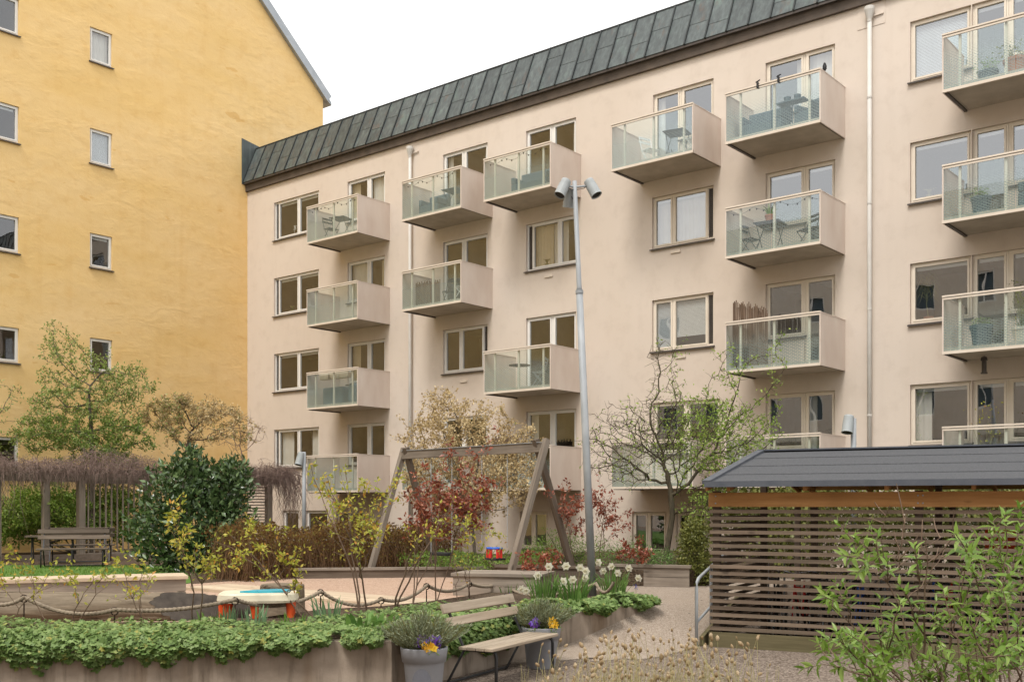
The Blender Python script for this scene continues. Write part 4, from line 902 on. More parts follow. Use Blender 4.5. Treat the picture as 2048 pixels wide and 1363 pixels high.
def canes(name, label, base_pts, tips, leafmat_, nleaf, lsize, Y, rad=.011, barkmat='twig', side=3, cat='shrub', group=None, start=.45, sag=.1, depth=.5, lsp=.05, bare=()):
    """shrub of separate arching canes from base pixels to tip pixels at about depth Y, compound leaves on the upper part"""
    P0 = [np.array(b) for b in base_pts]; o0 = P0[0]; t = thing(name, label, cat, o0, 0, group); paths = []; LP = []
    prim = []; npr = max(2, len(tips)//4, len(P0))
    for k, tp in enumerate(tips):
        e = np.array(at(tp[0], tp[1], Y+random.uniform(-depth, depth))); r0 = rad*random.uniform(.75, 1.)
        if k < npr: b = P0[k % len(P0)] if len(tp) < 3 else P0[int(tp[2])]
        else:
            c = [(q[i], rq[i]) for q, rq in prim for i in range(2, 7)]; w = [np.linalg.norm(e[:2]-q[:2])+.35*abs((e-q)[2]-.45*(e-o0)[2])+random.uniform(0,.25) for q, _ in c]; b, rb = c[int(np.argmin(w))]; r0 = rb*.8
        d = e-b; ln_ = np.linalg.norm(d)
        mid1 = b+d*.33+np.array([RNG.normal(0,.08), RNG.normal(0,.08), sag*ln_*.5])*min(1, ln_*1.6); mid2 = b+d*.7+np.array([RNG.normal(0,.07), RNG.normal(0,.07), sag*ln_*.5])*min(1, ln_*1.6)
        n = 9; ts = np.linspace(0, 1, n)[:, None]; pts = (1-ts)**3*b+3*(1-ts)**2*ts*mid1+3*(1-ts)*ts**2*mid2+ts**3*e; pts[1:-1] += RNG.normal(0, .018, (n-2, 3))
        rs = np.linspace(r0, max(.002, r0*.28), n); paths.append((pts-o0, rs))
        if k < npr: prim.append((pts, rs))
        for _ in range(side):
            i = random.randint(int(n*.35), n-2); s0 = pts[i]; dd = unit((d/np.linalg.norm(d)+RNG.normal(0,.6,3))[None])[0]*np.linalg.norm(d)*random.uniform(.12,.32); s1 = s0+dd*.5+RNG.normal(0,.02,3); s2 = s0+dd+np.array([0,0,.04])
            paths.append((np.array([s0, s1, s2])-o0, np.array([rs[i]*.6, rs[i]*.45, rs[i]*.25])))
            if k not in bare: LP += [s2, s1, s1*.5+s2*.5]
        if k not in bare: LP += [p for p, q in zip(pts, ts[:, 0]) if q > start]+[e]
    tubes('canes', paths, M[barkmat], t, 5)
    if LP:
        LP = np.array(LP); P = np.repeat(LP, nleaf, 0)-o0; D = rdir(len(P), .15); P = P+D*RNG.uniform(.1, 1.2, (len(P), 1))*lsp; m = len(P)
        leaves('leaves', P, unit(D+RNG.normal(0,.5,(m,3))), rdir(m, .9), RNG.uniform(lsize*.6, lsize*1.2, m), 'leaf', M[leafmat_], t)
    return t
def bush(name, label, base, blobs, n, size, tpl, mat, up=.5, cat='bush', stems=12, group=None, shell=.55, dirup=.4, barkmat='bark'):
    base = np.array(base); t = thing(name, label, cat, base, 0, group); Ps = []; Ds = []; tot = sum(b[2] for b in blobs)
    for c, r, wgt in blobs:
        k = int(n*wgt/tot); d = rdir(k); rr = (shell+(1-shell)*RNG.random((k, 1)))*(1+.10*np.sin(d[:, :1]*9+d[:, 1:2]*7)+.08*np.sin(d[:, 2:]*13+d[:, :1]*5)); Ps.append(np.array(c)-base+d*np.array(r)*rr); Ds.append(d)
    P = np.concatenate(Ps); D = np.concatenate(Ds); ok = P[:, 2] > .0; P, D = P[ok], D[ok]; k = len(P)
    leaves('foliage', P, unit(D*.6+rdir(k, dirup)), rdir(k, up)+D*.5, RNG.uniform(size*.65, size*1.25, k), tpl, M[mat], t)
    pth = []
    for i in range(stems):
        q = P[RNG.integers(k)]*.9; pth.append((np.array([RNG.normal(0,.06,3)*[1,1,0], q*.5+RNG.normal(0,.05,3), q]), np.array([.014,.01,.004])))
    tubes('stems', pth, M[barkmat], t, 4); return t

# ------------------------------------------------------------------ trees
def a3(px, py, Y): return np.array(at(px, py, Y))
tb = a3(1330, 1122, 22.7); tb[2] = .78
tree('crab_apple_tree', 'half bare crab apple tree budding bright green beside the shed', 'tree', tb,
     [tb, a3(1338,1075,22.7), a3(1345,1030,22.7), a3(1342,990,22.7)],
     [(a3(1345,870,22.7), (1.9,1.5,1.0), 1000), (a3(1250,900,22.5), (1.0,1.1,.8), 520), (a3(1460,880,22.3), (1.1,1.0,.9), 480), (a3(1325,740,22.7), (.45,.5,.8), 130), (a3(1560,740,22.3), (.2,.3,.95), 50), (a3(1455,760,22.3), (.22,.3,.95), 60), (a3(1400,1010,22.2), (.7,.6,.5), 130)],
     .15, .006, [(1, .04, .07, 'leaf', 'l_spring', lambda x, y, z: .6 if x > 2.9+.15*(z-3) else .22, .5), (3, .055, .095, 'leaf', 'l_spring', lambda x, y, z: .55 if x > 3.5 else .06, .5)], M['mossbark'], infl=1.4, kill=.21, rmax=.15, twigs=2, twl=.26, jit=.25)
tb = a3(950, 1116, 26.0); tb[2] = .6
tree('shadbush', 'multi stemmed shadbush with tan blossom behind the swing', 'tree', tb, [tb, a3(948,1085,26), a3(945,1060,26)],
     [(a3(920,880,26), (1.55,1.2,1.15), 700), (a3(1000,960,25.6), (1.1,1.0,.9), 380), (a3(860,960,25.8), (.9,.9,.7), 230), (a3(880,820,26), (.65,.7,.6), 130), (a3(1040,900,26), (.6,.7,.8), 150)],
     .18, .005, [(7, .04, .08, 'quad', 'l_tan', None, .3), (1, .04, .07, 'quad', 'l_box', lambda x, y, z: .3 if z < 2.6 else .05, .3)], M['bark'], infl=1.7, kill=.24, rmax=.055, twigs=2, twl=.22)
tb = a3(183, 925, 32.2); tb[2] = UZ
tree('green_courtyard_tree', 'tall loose young tree with pale green leaves before the yellow wall', 'tree', tb, [tb, a3(184,1040,32.2), a3(184,930,32.2), a3(183,860,32.2), a3(178,800,32.2)],
     [(a3(165,820,32.2), (1.8,1.3,1.1), 640), (a3(125,720,32.2), (.65,.8,1.2), 170), (a3(245,770,32.2), (1.0,.9,.7), 250), (a3(90,870,32.2), (1.1,1.0,.6), 250), (a3(200,880,32), (1.8,1.0,.6), 480), (a3(103,660,32.2), (.22,.3,.6), 40), (a3(195,745,32.2), (.6,.6,.65), 130)],
     .22, .0065, [(4, .06, .115, 'leaf', 'l_tree', None, .5), (4, .06, .11, 'leaf', 'l_green', lambda x, y, z: .8 if z < 4.6 else .08, .5)], M['bark'], infl=1.7, kill=.26, rmax=.07, twigs=2, twl=.22)
tb = a3(372, 930, 33.3); tb[2] = UZ
tree('flat_topped_tan_tree', 'small flat topped tree with tan buds against the yellow wall', 'tree', tb, [tb, a3(370,1010,33.3), a3(366,920,33.3), a3(375,890,33.3)],
     [(a3(370,815,33.3), (1.3,1.1,.38), 420), (a3(430,830,33.3), (1.0,.9,.45), 330), (a3(390,860,33.3), (1.3,.9,.5), 260), (a3(320,840,33.3), (.8,.8,.45), 180), (a3(470,860,33.2), (.9,.8,.55), 200)],
     .2, .0065, [(8, .05, .095, 'quad', 'l_tan', lambda x, y, z: .9 if z > 4.5 else .4, .3), (4, .05, .1, 'leaf', 'l_tree', lambda x, y, z: .65 if x < -10.0 else .12, .4)], M['bark'], infl=1.6, kill=.3, rmax=.075, twigs=2, twl=.25)
tb = a3(88, 1112, 32.0); tb[2] = UZ
tree('low_green_tree', 'low round fresh green tree seen through the pergola', 'tree', tb, [tb, a3(88,1085,32), a3(90,1060,32)],
     [(a3(85,1010,32), (1.4,1.0,.75), 700), (a3(40,1030,31.8), (.8,.8,.5), 220), (a3(135,1040,31.8), (.7,.7,.5), 220), (a3(225,1030,32.6), (1.2,.7,.9), 420), (a3(200,930,32.8), (1.4,.6,.5), 300)],
     .2, .007, [(8, .07, .12, 'leaf', 'l_spring', None, .6), (4, .07, .12, 'leaf', 'l_green', None, .6)], M['bark'], infl=1.8, kill=.26, rmax=.06, twigs=1)
tb = a3(-70, 1100, 30.5); tb[2] = UZ
tree('edge_tree', 'thin leafy branches reaching in at the left edge of the picture', 'tree', tb, [tb, a3(-68,1000,30.5), a3(-62,900,30.5)],
     [(a3(-30,850,30.5), (1.1,1.0,.8), 140), (a3(20,790,30.5), (.55,.6,.5), 40), (a3(10,900,30.3), (.7,.6,.4), 60)], .2, .006, [(3, .05, .10, 'leaf', 'l_tree', None, .5)], M['bark'], infl=1.8, kill=.33, rmax=.06, twigs=1)

# bare vine on the pergola
n = 6500; s = RNG.uniform(-7.6, 7.2, n); bump_ = .12*np.sin(s*1.7)+.12*np.sin(s*.9+1)+.1*np.sin(s*4.1)
y0 = RNG.uniform(-.55, .75, n); h0 = 2.38+RNG.random(n)**1.5*(.42+bump_)+.0*s; ln = RNG.uniform(.15, .55, n); out = RNG.uniform(-.3, .12, n); pth = []
px_, py_ = np.array(EA)[:2], np.array([EU.x, EU.y])
for i in range(n):
    a = np.array([s[i], y0[i], h0[i]]); sx_ = RNG.normal(.05, .42); up_ = RNG.uniform(-.05, .16)
    q = [a, a+[sx_*.35, out[i]*.6, up_], a+[sx_*.8, out[i], up_*.3-ln[i]*.35], a+[sx_, out[i]*1.1, -ln[i]]]
    pth.append((np.array(q), np.array([.005,.0045,.004,.0025])))
for k in range(260):   # thick hanging beard at the far end and the near left end
    s0 = RNG.normal(6.9, .3) if k % 3 else RNG.normal(-3.2, .5); a = np.array([s0, RNG.uniform(-.5,.3), 2.5+RNG.uniform(0,.3)]); l_ = RNG.uniform(.5, 2.0)
    pth.append((np.array([a, a+[RNG.normal(.1,.15), -.15, -.1], a+[RNG.normal(.15,.2), -.2, -l_*.6], a+[RNG.normal(.2,.25), -.2, -l_]]), np.array([.008,.007,.006,.003])))
bush('dense_green_shrub', 'dense shady green shrub growing behind the trellis slats', a3(150,1115,33.0)*[1,1,0]+[0,0,UZ],
     [(a3(90,1030,33.0), (1.6,.8,.95), 5), (a3(215,1020,33.4), (1.4,.8,1.2), 5), (a3(20,1050,32.6), (.9,.7,.7), 2)], 9000, .12, 'leaf', 'l_green', .5, stems=30, shell=.3)
vn = thing('pergola_vine', 'tangled bare purple brown vine hanging over the pergola beam', 'vine', PQ, math.atan2(EA.y, EA.x)); o = tubes('stems', pth, M['vinetwig'], vn, 3)
tb = a3(470, 1010, 33.5); tb[2] = UZ
tree('bare_twig_shrub', 'bare purple brown twiggy shrub at the corner of both houses', 'shrub', tb, [tb, a3(470,960,33.5)], [(a3(485,870,33.5), (.9,.8,.9), 160), (a3(510,960,33.3), (.8,.7,.9), 130)], .2, .006, [], M['vinetwig'], infl=1.8, kill=.3, rmax=.03, twigs=2, twl=.35)

# ------------------------------------------------------------------ big shrubs and hedges
lb = onz(385, 1143, UZ)
bush('laurel_bush', 'large dense dark green laurel bush with glossy leaves', lb,
     [((lb.x,lb.y,1.55), (1.35,1.1,1.15), 10), ((lb.x-.15,lb.y,2.45), (.95,.8,.75), 5), ((lb.x+.75,lb.y,2.35), (.7,.7,.7), 4), ((lb.x-.7,lb.y-.1,1.4), (.8,.7,.95), 4), ((lb.x+.75,lb.y-.2,1.3), (.85,.7,.9), 4), ((lb.x-.05,lb.y,2.9), (.45,.4,.45), 1.6), ((lb.x+.9,lb.y,2.75), (.4,.4,.4), 1.2), ((lb.x+.35,lb.y-.3,.9), (.95,.7,.6), 2)],
     9000, .145, 'leaf', 'l_laurel', .5, stems=40, shell=.35, dirup=.75)
def hedge(name, label, pts, w, z0, z1, n, size, mat, cat='hedge', twig='twig', nt=900, tpl='quad', kind=None):
    pts = [Vector((p[0], p[1], 0)) for p in pts]; t = thing(name, label, cat, (pts[0].x, pts[0].y, z0)); b = np.array([pts[0].x, pts[0].y, z0]); ls = [(pts[i+1]-pts[i]).length for i in range(len(pts)-1)]; tot = sum(ls)
    def P_(k):
        f = RNG.random(k)*tot; out = np.zeros((k, 3)); acc = 0
        for i, l in enumerate(ls):
            m = (f >= acc) & (f <= acc+l); q = ((f[m]-acc)/l)[:, None]; a, c = np.array(pts[i]), np.array(pts[i+1]); nn = np.array([-(c-a)[1], (c-a)[0], 0])/l; out[m] = a+(c-a)*q; out[m] += nn*(RNG.uniform(-1,1,m.sum())*w)[:, None]; acc += l
        hh = 1+.10*np.sin(out[:, 0]*3.1)+.08*np.sin(out[:, 1]*4.7+out[:, 0]*6); out[:, 2] = z0+(z1-z0)*hh*RNG.random(k)**.6; return out
    p = P_(n)-b; leaves('foliage', p, rdir(n, .5), rdir(n, .4), RNG.uniform(size*.6, size*1.3, n), tpl, M[mat], t)
    g = P_(nt)-b; pth = []
    for q in g: st = np.array([q[0]+RNG.normal(0,.12), q[1]+RNG.normal(0,.12), 0]); pth.append((np.array([st, (st+q)/2+RNG.normal(0,.06,3), q+[RNG.normal(0,.08), RNG.normal(0,.08), .06]]), np.array([.006,.005,.003])))
    tubes('twigs', pth, M[twig], t, 3); return t
hedge('brown_hedge', 'knee high reddish brown twiggy hedge at the sandpit edge', [(-5.75,21.3), (-4.4,22.9), (-3.0,24.6), (-1.6,25.8)], .75, UZ, 1.55, 15000, .06, 'l_hedge', nt=2600, twig='hedgetwig')
bb = onz(1388, 1172, UZ)
bush('round_box_bush', 'round olive green bush left of the bike shed', (bb.x, bb.y+.3, UZ), [((bb.x+.07,bb.y+.35,1.05), (.38,.45,.65), 6), ((bb.x+.12,bb.y+.3,.8), (.42,.45,.4), 3), ((bb.x+.05,bb.y+.3,1.5), (.24,.3,.3), 2)], 6500, .05, 'quad', 'l_box', .4, stems=40, shell=.4)
g1 = onz(1130, 1128, .8); 
bush('low_evergreen_bush', 'low dark yellow green evergreen mound right of the swing', (g1.x-.1, 21.0, .78), [((1.0,21.0,1.1), (.6,.5,.5), 4), ((.55,21.2,1.0), (.5,.5,.4), 3), ((1.6,21.2,1.05), (.5,.5,.4), 3)], 5200, .05, 'narrow', 'l_green', .5, stems=20, shell=.35)
bush('leafy_groundcover_bush', 'low green leafy mound under the red shrub by the planter box', (2.45,20.6,.78), [((2.3,20.6,1.0), (.7,.5,.38), 4), ((2.9,20.5,.95), (.45,.4,.25), 2)], 3200, .05, 'narrow', 'l_strap', .5, stems=10, shell=.35)
hedge('green_hedge', 'yellow green hedge behind the slatted bike shed', [sw(-2.2,8.4), sw(2,7.4), sw(9,7.2)], .9, 0.4, 2.4, 30000, .10, 'l_box', nt=500, tpl='quad')
hedge('swing_border_plants', 'low green border plants and bulbs behind the swing', [(-2.0,24.0), (0.6,21.6)], .8, UZ, .95, 3600, .09, 'l_green', cat='border plants', nt=260, tpl='narrow')

# ------------------------------------------------------------------ rose shrubs with bare canes
Yr = 12.6
def bz(px, py=1252, z=.54, Y=None):
    p = onz(px, py, z) if Y is None else at(px, py, Y); return (p.x, p.y, z)
RG = 'sparse rose shrubs in the bed'
canes('rose_shrub', 'sparse yellow leaved rose at the far left before the ledge', [bz(100), bz(20)], [(60,1125),(110,1135),(145,1165),(20,1100,1),(45,1140,1),(5,1130,1)], 'l_rose', 2, .062, Yr, .008, group=RG)
canes('rose_shrub', 'sparse yellow leaved rose in front of the left half of the log', [bz(150), bz(128)], [(215,1110),(185,1150),(135,1150,1),(240,1120),(118,1160,1)], 'l_rose', 2, .062, Yr, .008, group=RG)
canes('rose_shrub', 'sparse yellow leaved rose before the middle of the log', [bz(282)], [(240,1112),(275,1118),(302,1150),(262,1180),(205,1145)], 'l_rose', 2, .065, Yr, .009, group=RG)
canes('rose_shrub', 'tall yellow leaved rose in front of the dark log end', [bz(385), bz(400)], [(340,1010),(330,1045),(398,1092),(438,1105),(352,1085),(412,1130,1),(445,1125,1),(348,1030),(372,1060)], 'l_rose', 3, .068, Yr, .013, group=RG)
canes('rose_shrub', 'wide leaning yellow leaved rose behind the play table', [bz(632,1240), bz(610,1240)], [(430,1082),(462,1070),(500,1045),(545,1060),(478,1112),(570,1110),(520,1090),(610,1095,1),(455,1130),(600,1170,1),(590,1130)], 'l_rose', 3, .068, 13.3, .012, group=RG)
canes('rose_shrub', 'tallest yellow leaved rose with arching canes left of the red rose', [bz(718,1228), bz(735,1228)], [(622,930),(655,955),(690,940),(735,965),(700,1000),(760,985),(790,1005,1),(745,1030,1),(660,1010),(800,960,1),(770,1060,1),(720,1080),(640,975)], 'l_rose', 4, .07, 13.9, .016, group=RG, start=.6)
canes('rose_shrub', 'yellow leaved rose twined among the red leaves', [bz(790,1222)], [(850,1045),(905,1000),(930,1050),(985,1060),(890,1065),(1005,1075),(960,1090)], 'l_rose', 3, .065, 14.4, .016, group=RG, start=.55)
canes('red_rose_shrub', 'red leaved rose shrub behind the wooden bench', [bz(825,1214,.54), bz(872,1208,.54)], [(830,950),(850,935),(905,905),(940,905),(930,940),(880,985),(900,1000,1),(960,985,1),(975,1010,1),(920,1030,1),(840,1010),(860,1040),(945,1000,1),(870,960),(915,975,1),(835,985),(890,1045,1),(955,1040,1),(845,1030),(930,1010,1),(965,960,1)], 'l_red', 8, .075, 15.3, .012, start=.62, group='red leaved shrubs')
canes('red_rose_shrub', 'red leaved shrub climbing beside the dark swing leg', [bz(1150,1130,.8,20.6), bz(1135,1130,.8,20.6)], [(1120,975),(1135,960),(1165,1000),(1130,1020),(1160,1040),(1175,985),(1145,1000)], 'l_red', 5, .08, 20.4, .010, start=.4, group='red leaved shrubs')
canes('red_rose_shrub', 'red leaved shrub right of the tall lamp post', [bz(1215,1128,.8,20.8), bz(1195,1128,.8,20.8)], [(1205,975),(1225,985),(1240,1000),(1255,1025),(1210,1010),(1195,1000,1),(1185,985,1),(1235,1040),(1260,1050)], 'l_red', 5, .075, 20.7, .010, start=.4, group='red leaved shrubs')
canes('red_rose_shrub', 'low red leaved shrub right of the lamp post by the planter box', [bz(1255,1140,.8,20.2)], [(1275,1085),(1295,1105),(1250,1095),(1230,1105),(1285,1120)], 'l_red', 6, .075, 20.1, .008, start=.3, group='red leaved shrubs')
canes('red_rose_shrub', 'low red leaved shrub just behind the white daffodils', [bz(1080,1165,.56,18.8)], [(1055,1125),(1085,1110),(1105,1100),(1060,1145),(1115,1120),(1040,1110)], 'l_red', 6, .075, 18.8, .008, start=.3, group='red leaved shrubs')
canes('bare_stem_shrub', 'thin dark bare stems between bench back and box seat', [bz(915,1202,.55), bz(940,1200,.55), bz(965,1200,.55)], [(905,1100),(930,1080,1),(950,1100,1),(970,1090,2),(985,1110,2),(920,1120),(1000,1095,2)], 'l_rose', 1, .06, 16.2, .009, start=.6)

# ------------------------------------------------------------------ ground cover hanging over the retaining wall
def along(f):
    P = [Vector((-7,11.4,0))]+WP[1:]; ls = [(P[i+1]-P[i]).length for i in range(len(P)-1)]; d = f*sum(ls)
    for i, l in enumerate(ls):
        if d <= l or i == len(ls)-1: t = (P[i+1]-P[i]).normalized(); return P[i]+t*d, Vector((t.y, -t.x, 0))
        d -= l
PP = []; DD = []; NN = []; SS = []
def hang(x): return .5
keys = [(-7,.30),(-4.9,.30),(-3.6,.36),(-2.6,.43),(-2.1,.50),(-1.6,.57),(-1.28,.56),(-.9,.30),(-.3,.22),(.3,.40),(.6,.50),(.9,.52),(1.3,.53),(2.1,.56)]
def low(x):
    return float(np.interp(x, [k[0] for k in keys], [k[1] for k in keys]))
nl = 24000
for i in range(nl):
    p, nn = along(RNG.random()**.85 if i % 2 else RNG.random()); x = p.x
    if RNG.random() < .52:                       # curtain in front of the wall
        lo = low(x)+.05*math.sin(x*9)+.04*math.sin(x*23)
        if lo > .56: continue
        z = lo+(.68-lo)*RNG.random()**.8; out = .03+.16*math.sin(math.pi*min(1, max(0, (z-lo)/(.68-lo+1e-6))))*RNG.random()**.5
        q = p+nn*out; PP.append((q.x, q.y, z)); NN.append((nn.x*1.0+RNG.normal(0,.35), nn.y*1.0+RNG.normal(0,.35), .75+RNG.normal(0,.3))); DD.append((nn.x*.5+RNG.normal(0,.6), nn.y*.5+RNG.normal(0,.6), -.6+RNG.normal(0,.3)))
    else:
        dep = 1.5 if x < -1.2 else (1.9 if x < .5 else .55); t_ = RNG.random()**1.4*dep; q = p-nn*t_; mound = .08*math.exp(-t_/.35)+.03*math.sin(q.x*5)+.03*math.sin(q.y*6+q.x*3)
        PP.append((q.x, q.y, .555+max(0, mound)+RNG.uniform(0,.07))); NN.append((RNG.normal(0,.35), RNG.normal(0,.35)-.25, 1)); DD.append((RNG.normal(0,1), RNG.normal(0,1), 0))
PP, DD, NN = np.array(PP), np.array(DD), np.array(NN)
gc = leaves('geranium_ground_cover', PP, DD, NN, RNG.uniform(.036, .072, len(PP)), 'lobed', M['l_geranium'])
tag(gc, 'dense carpet of lobed green cranesbill leaves spilling over the wall', 'ground cover', kind='stuff')

# ------------------------------------------------------------------ strap leaved plants, daffodils
def straps(name, label, c, n, h, w, mat, spread=.12, lean=.35, cat='plant', group=None, segs=5):
    t = thing(name, label, cat, c, 0, group); add_straps(t, n, h, w, mat, spread, lean, segs); return t
def add_straps(t, n, h, w, mat, spread, lean, segs=5):
    V = []; Fc = []; var = []
    for i in range(n):
        a = RNG.uniform(0, 6.283); r = spread*RNG.random()**.5; b = np.array([r*math.cos(a), r*math.sin(a), -.02]); d = np.array([math.cos(a), math.sin(a), 0])*lean*RNG.uniform(.1,1.1)+np.array([RNG.normal(0,.06), RNG.normal(0,.06), 0]); hh = h*RNG.uniform(.6,1.1); fa = RNG.uniform(0,6.28); wd = np.array([math.cos(fa), math.sin(fa), 0])*w*.5; o = len(V)
        for k in range(segs+1):
            f = k/segs; p = b+d*hh*f**1.8+np.array([0,0,hh*(f-.18*f**3*abs(d).sum()/max(lean,.01)*lean*2)]); ww = wd*(math.sin(math.pi*min(1, .22+f*.78))**.6 if f < 1 else .05); V += [p-ww, p+ww]
            if k: Fc.append((o+2*k-2, o+2*k-1, o+2*k+1, o+2*k)); var.append(RNG.random()*.3+.7*((i*37) % 10)/10)
    return link('leaves', fast_mesh('leaves', np.array(V), np.array(Fc), np.array(var)), M[mat], t)
for px, py, n, h, lab in ((450,1250,22,.27,'upright bluish green tulip leaves before the play table'), (505,1252,24,.29,'dense tulip leaf clump under the right half of the play table'), (655,1242,30,.36,'tall bluish tulip leaf clump left of the leaning cane'), (1020,1186,12,.22,'small tulip leaf clump before the box seat'), (585,1250,30,.20,'low bright grassy tuft below the play table leg'), (415,1252,10,.22,'thin grass tuft at the dark log end')):
    p = onz(px, py, .56); straps('bulb_leaf_clump', lab, (p.x, p.y, .56), n, h, .024 if h > .21 else .013, 'l_blue' if h > .25 else 'l_grass', .16, .3, group='bulb leaf clumps')
p = onz(725, 1252, .58); straps('broad_leaf_plant', 'broad leaved pale green plant in the ground cover', (p.x, p.y, .56), 16, .26, .085, 'l_strap', .28, .7)
p = onz(770, 1250, .58); straps('broad_leaf_plant', 'broad leaved tuft leaning right beside the flower pot', (p.x, p.y, .56), 12, .24, .06, 'l_strap', .2, .9)
pv = []; pf = []; pvar = []
def petal_ring(n, r, w, z0, z1, ph=0):
    for i in range(n):
        a = 2*math.pi*i/n+ph; c, s = math.cos(a), math.sin(a); o = len(pv)
        pv.extend([(0,0,z0), (r*.55*c-w*s, r*.55*s+w*c, (z0+z1)/2), (r*.55*c+w*s, r*.55*s-w*c, (z0+z1)/2), (r*c, r*s, z1)]); pf.extend([(o,o+2,o+1), (o+1,o+2,o+3)]); pvar.extend([.8,.9])
petal_ring(3, .047, .02, 0, .004); petal_ring(3, .047, .02, .002, .0, math.pi/3)
NT = 9
for k, (r, z) in enumerate(((.012,.0),(.014,.02),(.02,.03))):
    for i in range(NT): pv.append((r*math.cos(2*math.pi*i/NT), r*math.sin(2*math.pi*i/NT), z))
o = len(pv)-3*NT
for k in range(2):
    for i in range(NT): a, b = o+k*NT+i, o+k*NT+(i+1) % NT; pf.extend([(a,b,b+NT), (a,b+NT,a+NT)]); pvar.extend([.1,.2])
dfm = fast_mesh('flower', np.array(pv)*1.5, np.array(pf), np.array(pvar))
cl = [((1090,1204), 80, .50, [(1098,1132),(1075,1150),(1042,1177),(1052,1180)], 'left daffodil clump with white flowers above the bench'), ((1148,1207), 95, .50, [(1132,1131),(1160,1134),(1172,1141),(1145,1158),(1127,1162),(1171,1155)], 'middle daffodil clump with white flowers before the lamp post'),
      ((1226,1193), 75, .50, [(1197,1124),(1222,1132),(1206,1141),(1258,1135),(1277,1155),(1236,1145)], 'right daffodil clump with white flowers beyond the lamp post')]
for (px, py), n, h, fl, lab in cl:
    p = onz(px, py, .56); t = straps('daffodil_clump', lab, (p.x, p.y, .56), n, h, .022, 'l_strap', .2, .45, 'flowers', 'daffodil clumps')
    for fx, fy in fl:
        q = at(fx, fy, p.y+random.uniform(-.2,.15))-Vector((p.x, p.y, .56)); MB().tube([(q.x*.35, q.y*.35, 0), (q.x*.8, q.y*.8, q.z*.7), (q.x, q.y+.02, q.z-.01)], .004, 4).build('stem', M['greenstem'], t)
        o = link('flower', dfm, M['f_white'], t, loc=q); d = Vector((random.uniform(-.8,.6), -1, random.uniform(-.35,.1))); o.rotation_mode = 'QUATERNION'; o.rotation_quaternion = d.to_track_quat('Z', 'Y')
for px, py, lab in ((1272,1175,'tiny blue grape hyacinth at the end of the bed'), (1020,1195,'tiny blue grape hyacinth behind the bench back')):
    p = onz(px, py+14, .56); t = thing('grape_hyacinth', lab, 'flower', (p.x, p.y, .56)); MB().tube([(0,0,0),(0,0,.12)], .004, 4).build('stem', M['greenstem'], t); n = 40; q = np.stack([RNG.normal(0,.012,n), RNG.normal(0,.012,n), RNG.uniform(.08,.17,n)], 1); leaves('blossom', q, rdir(n), rdir(n), np.full(n,.018), 'quad', M['f_blue'], t)

# ------------------------------------------------------------------ pot plants
def pansy(t, mat, spots):
    spots = [(x, y-.015, z+.035) for x, y, z in spots]
    n = len(spots); P = []; D = []; Nn = []
    for x, y, z in spots:
        f = np.array([RNG.normal(0,.3), -1, .35+RNG.normal(0,.2)]); f /= np.linalg.norm(f); u_ = unit(np.cross(f, [[0,0,1.]]))[0]; v_ = np.cross(u_, f)
        for i in range(5): a = 2*math.pi*i/5+.3; P.append((x,y,z)); D.append(u_*math.cos(a)+v_*math.sin(a)); Nn.append(f)
    leaves('blossoms', np.array(P), np.array(D), np.array(Nn), np.full(len(P), .05), 'quad', M[mat], t, np.repeat(RNG.random(n), 5))
def lavender(label, c, R, h, n=1500):
    t = thing('lavender', label, 'lavender', c, 0, 'lavender plants in the pots'); P = []; D = []; pth = []
    for i in range(420):
        a = RNG.uniform(0,6.283); tl = RNG.random()**.7; d = np.array([math.cos(a)*tl*.95, math.sin(a)*tl*.95, 1-.45*tl]); l = h*RNG.uniform(.7,1.1); b = np.array([math.cos(a)*R*.45*tl, math.sin(a)*R*.45*tl, 0]); q = [b, b+d*l*.5, b+d*l+[0,0,.03]]; pth.append((np.array(q), np.array([.0035,.003,.002])))
        for k in range(13): f = RNG.uniform(.2,1.05); P.append(b+d*l*f); D.append(d*1.2+RNG.normal(0,.45,3))
    tubes('stems', pth, M['greenstem'], t, 3); P = np.array(P); D = np.array(D); leaves('leaves', P, D, rdir(len(P), .3), RNG.uniform(.03,.055,len(P)), 'narrow', M['l_lavender'], t); return t
lavender('grey green lavender overflowing the pot left of the bench', P1+Vector((-.02,.03,.45)), .26, .42); lavender('grey green lavender in the pot behind the bench', P2+Vector((0,.03,.45)), .25, .38)
def pans(label, c, mat, spots):
    t = thing('pansies', label, 'flowers', c, 0, 'pansies in the pots'); n = 60; q = np.stack([RNG.normal(np.mean([s[0] for s in spots]),.05,n), RNG.normal(np.mean([s[1] for s in spots]),.03,n), RNG.uniform(.0,.06,n)], 1); leaves('leaves', q, rdir(n,.3), rdir(n,1), np.full(n,.035), 'leaf', M['l_green'], t); pansy(t, mat, spots)
pans('purple and violet pansies in the left flower pot', P1+Vector((0,0,.46)), 'f_purple', [(-.02,-.16,.12),(.0,-.17,.15),(.02,-.17,.10),(.10,-.17,.13),(.16,-.14,.08),(.17,-.13,.11),(.05,-.19,.08),(-.05,-.17,.07),(.15,-.16,.05),(.11,-.18,.105)])
pans('yellow pansies in the left flower pot', P1+Vector((0,0,.46)), 'f_yellow', [(.04,-.21,.05),(.08,-.21,.065),(.09,-.21,.04),(.12,-.2,.03),(.06,-.22,.03),(.02,-.2,.06)])
pans('violet pansies in the right flower pot', P2+Vector((0,0,.46)), 'f_purple', [(-.10,-.18,.08),(-.07,-.18,.11),(-.12,-.17,.06),(-.08,-.19,.05),(-.05,-.18,.07)])
pans('yellow pansies in the right flower pot', P2+Vector((0,0,.46)), 'f_yellow', [(.10,-.18,.10),(.13,-.18,.08),(.16,-.16,.07),(.12,-.19,.05),(.17,-.15,.04),(.14,-.17,.11)])

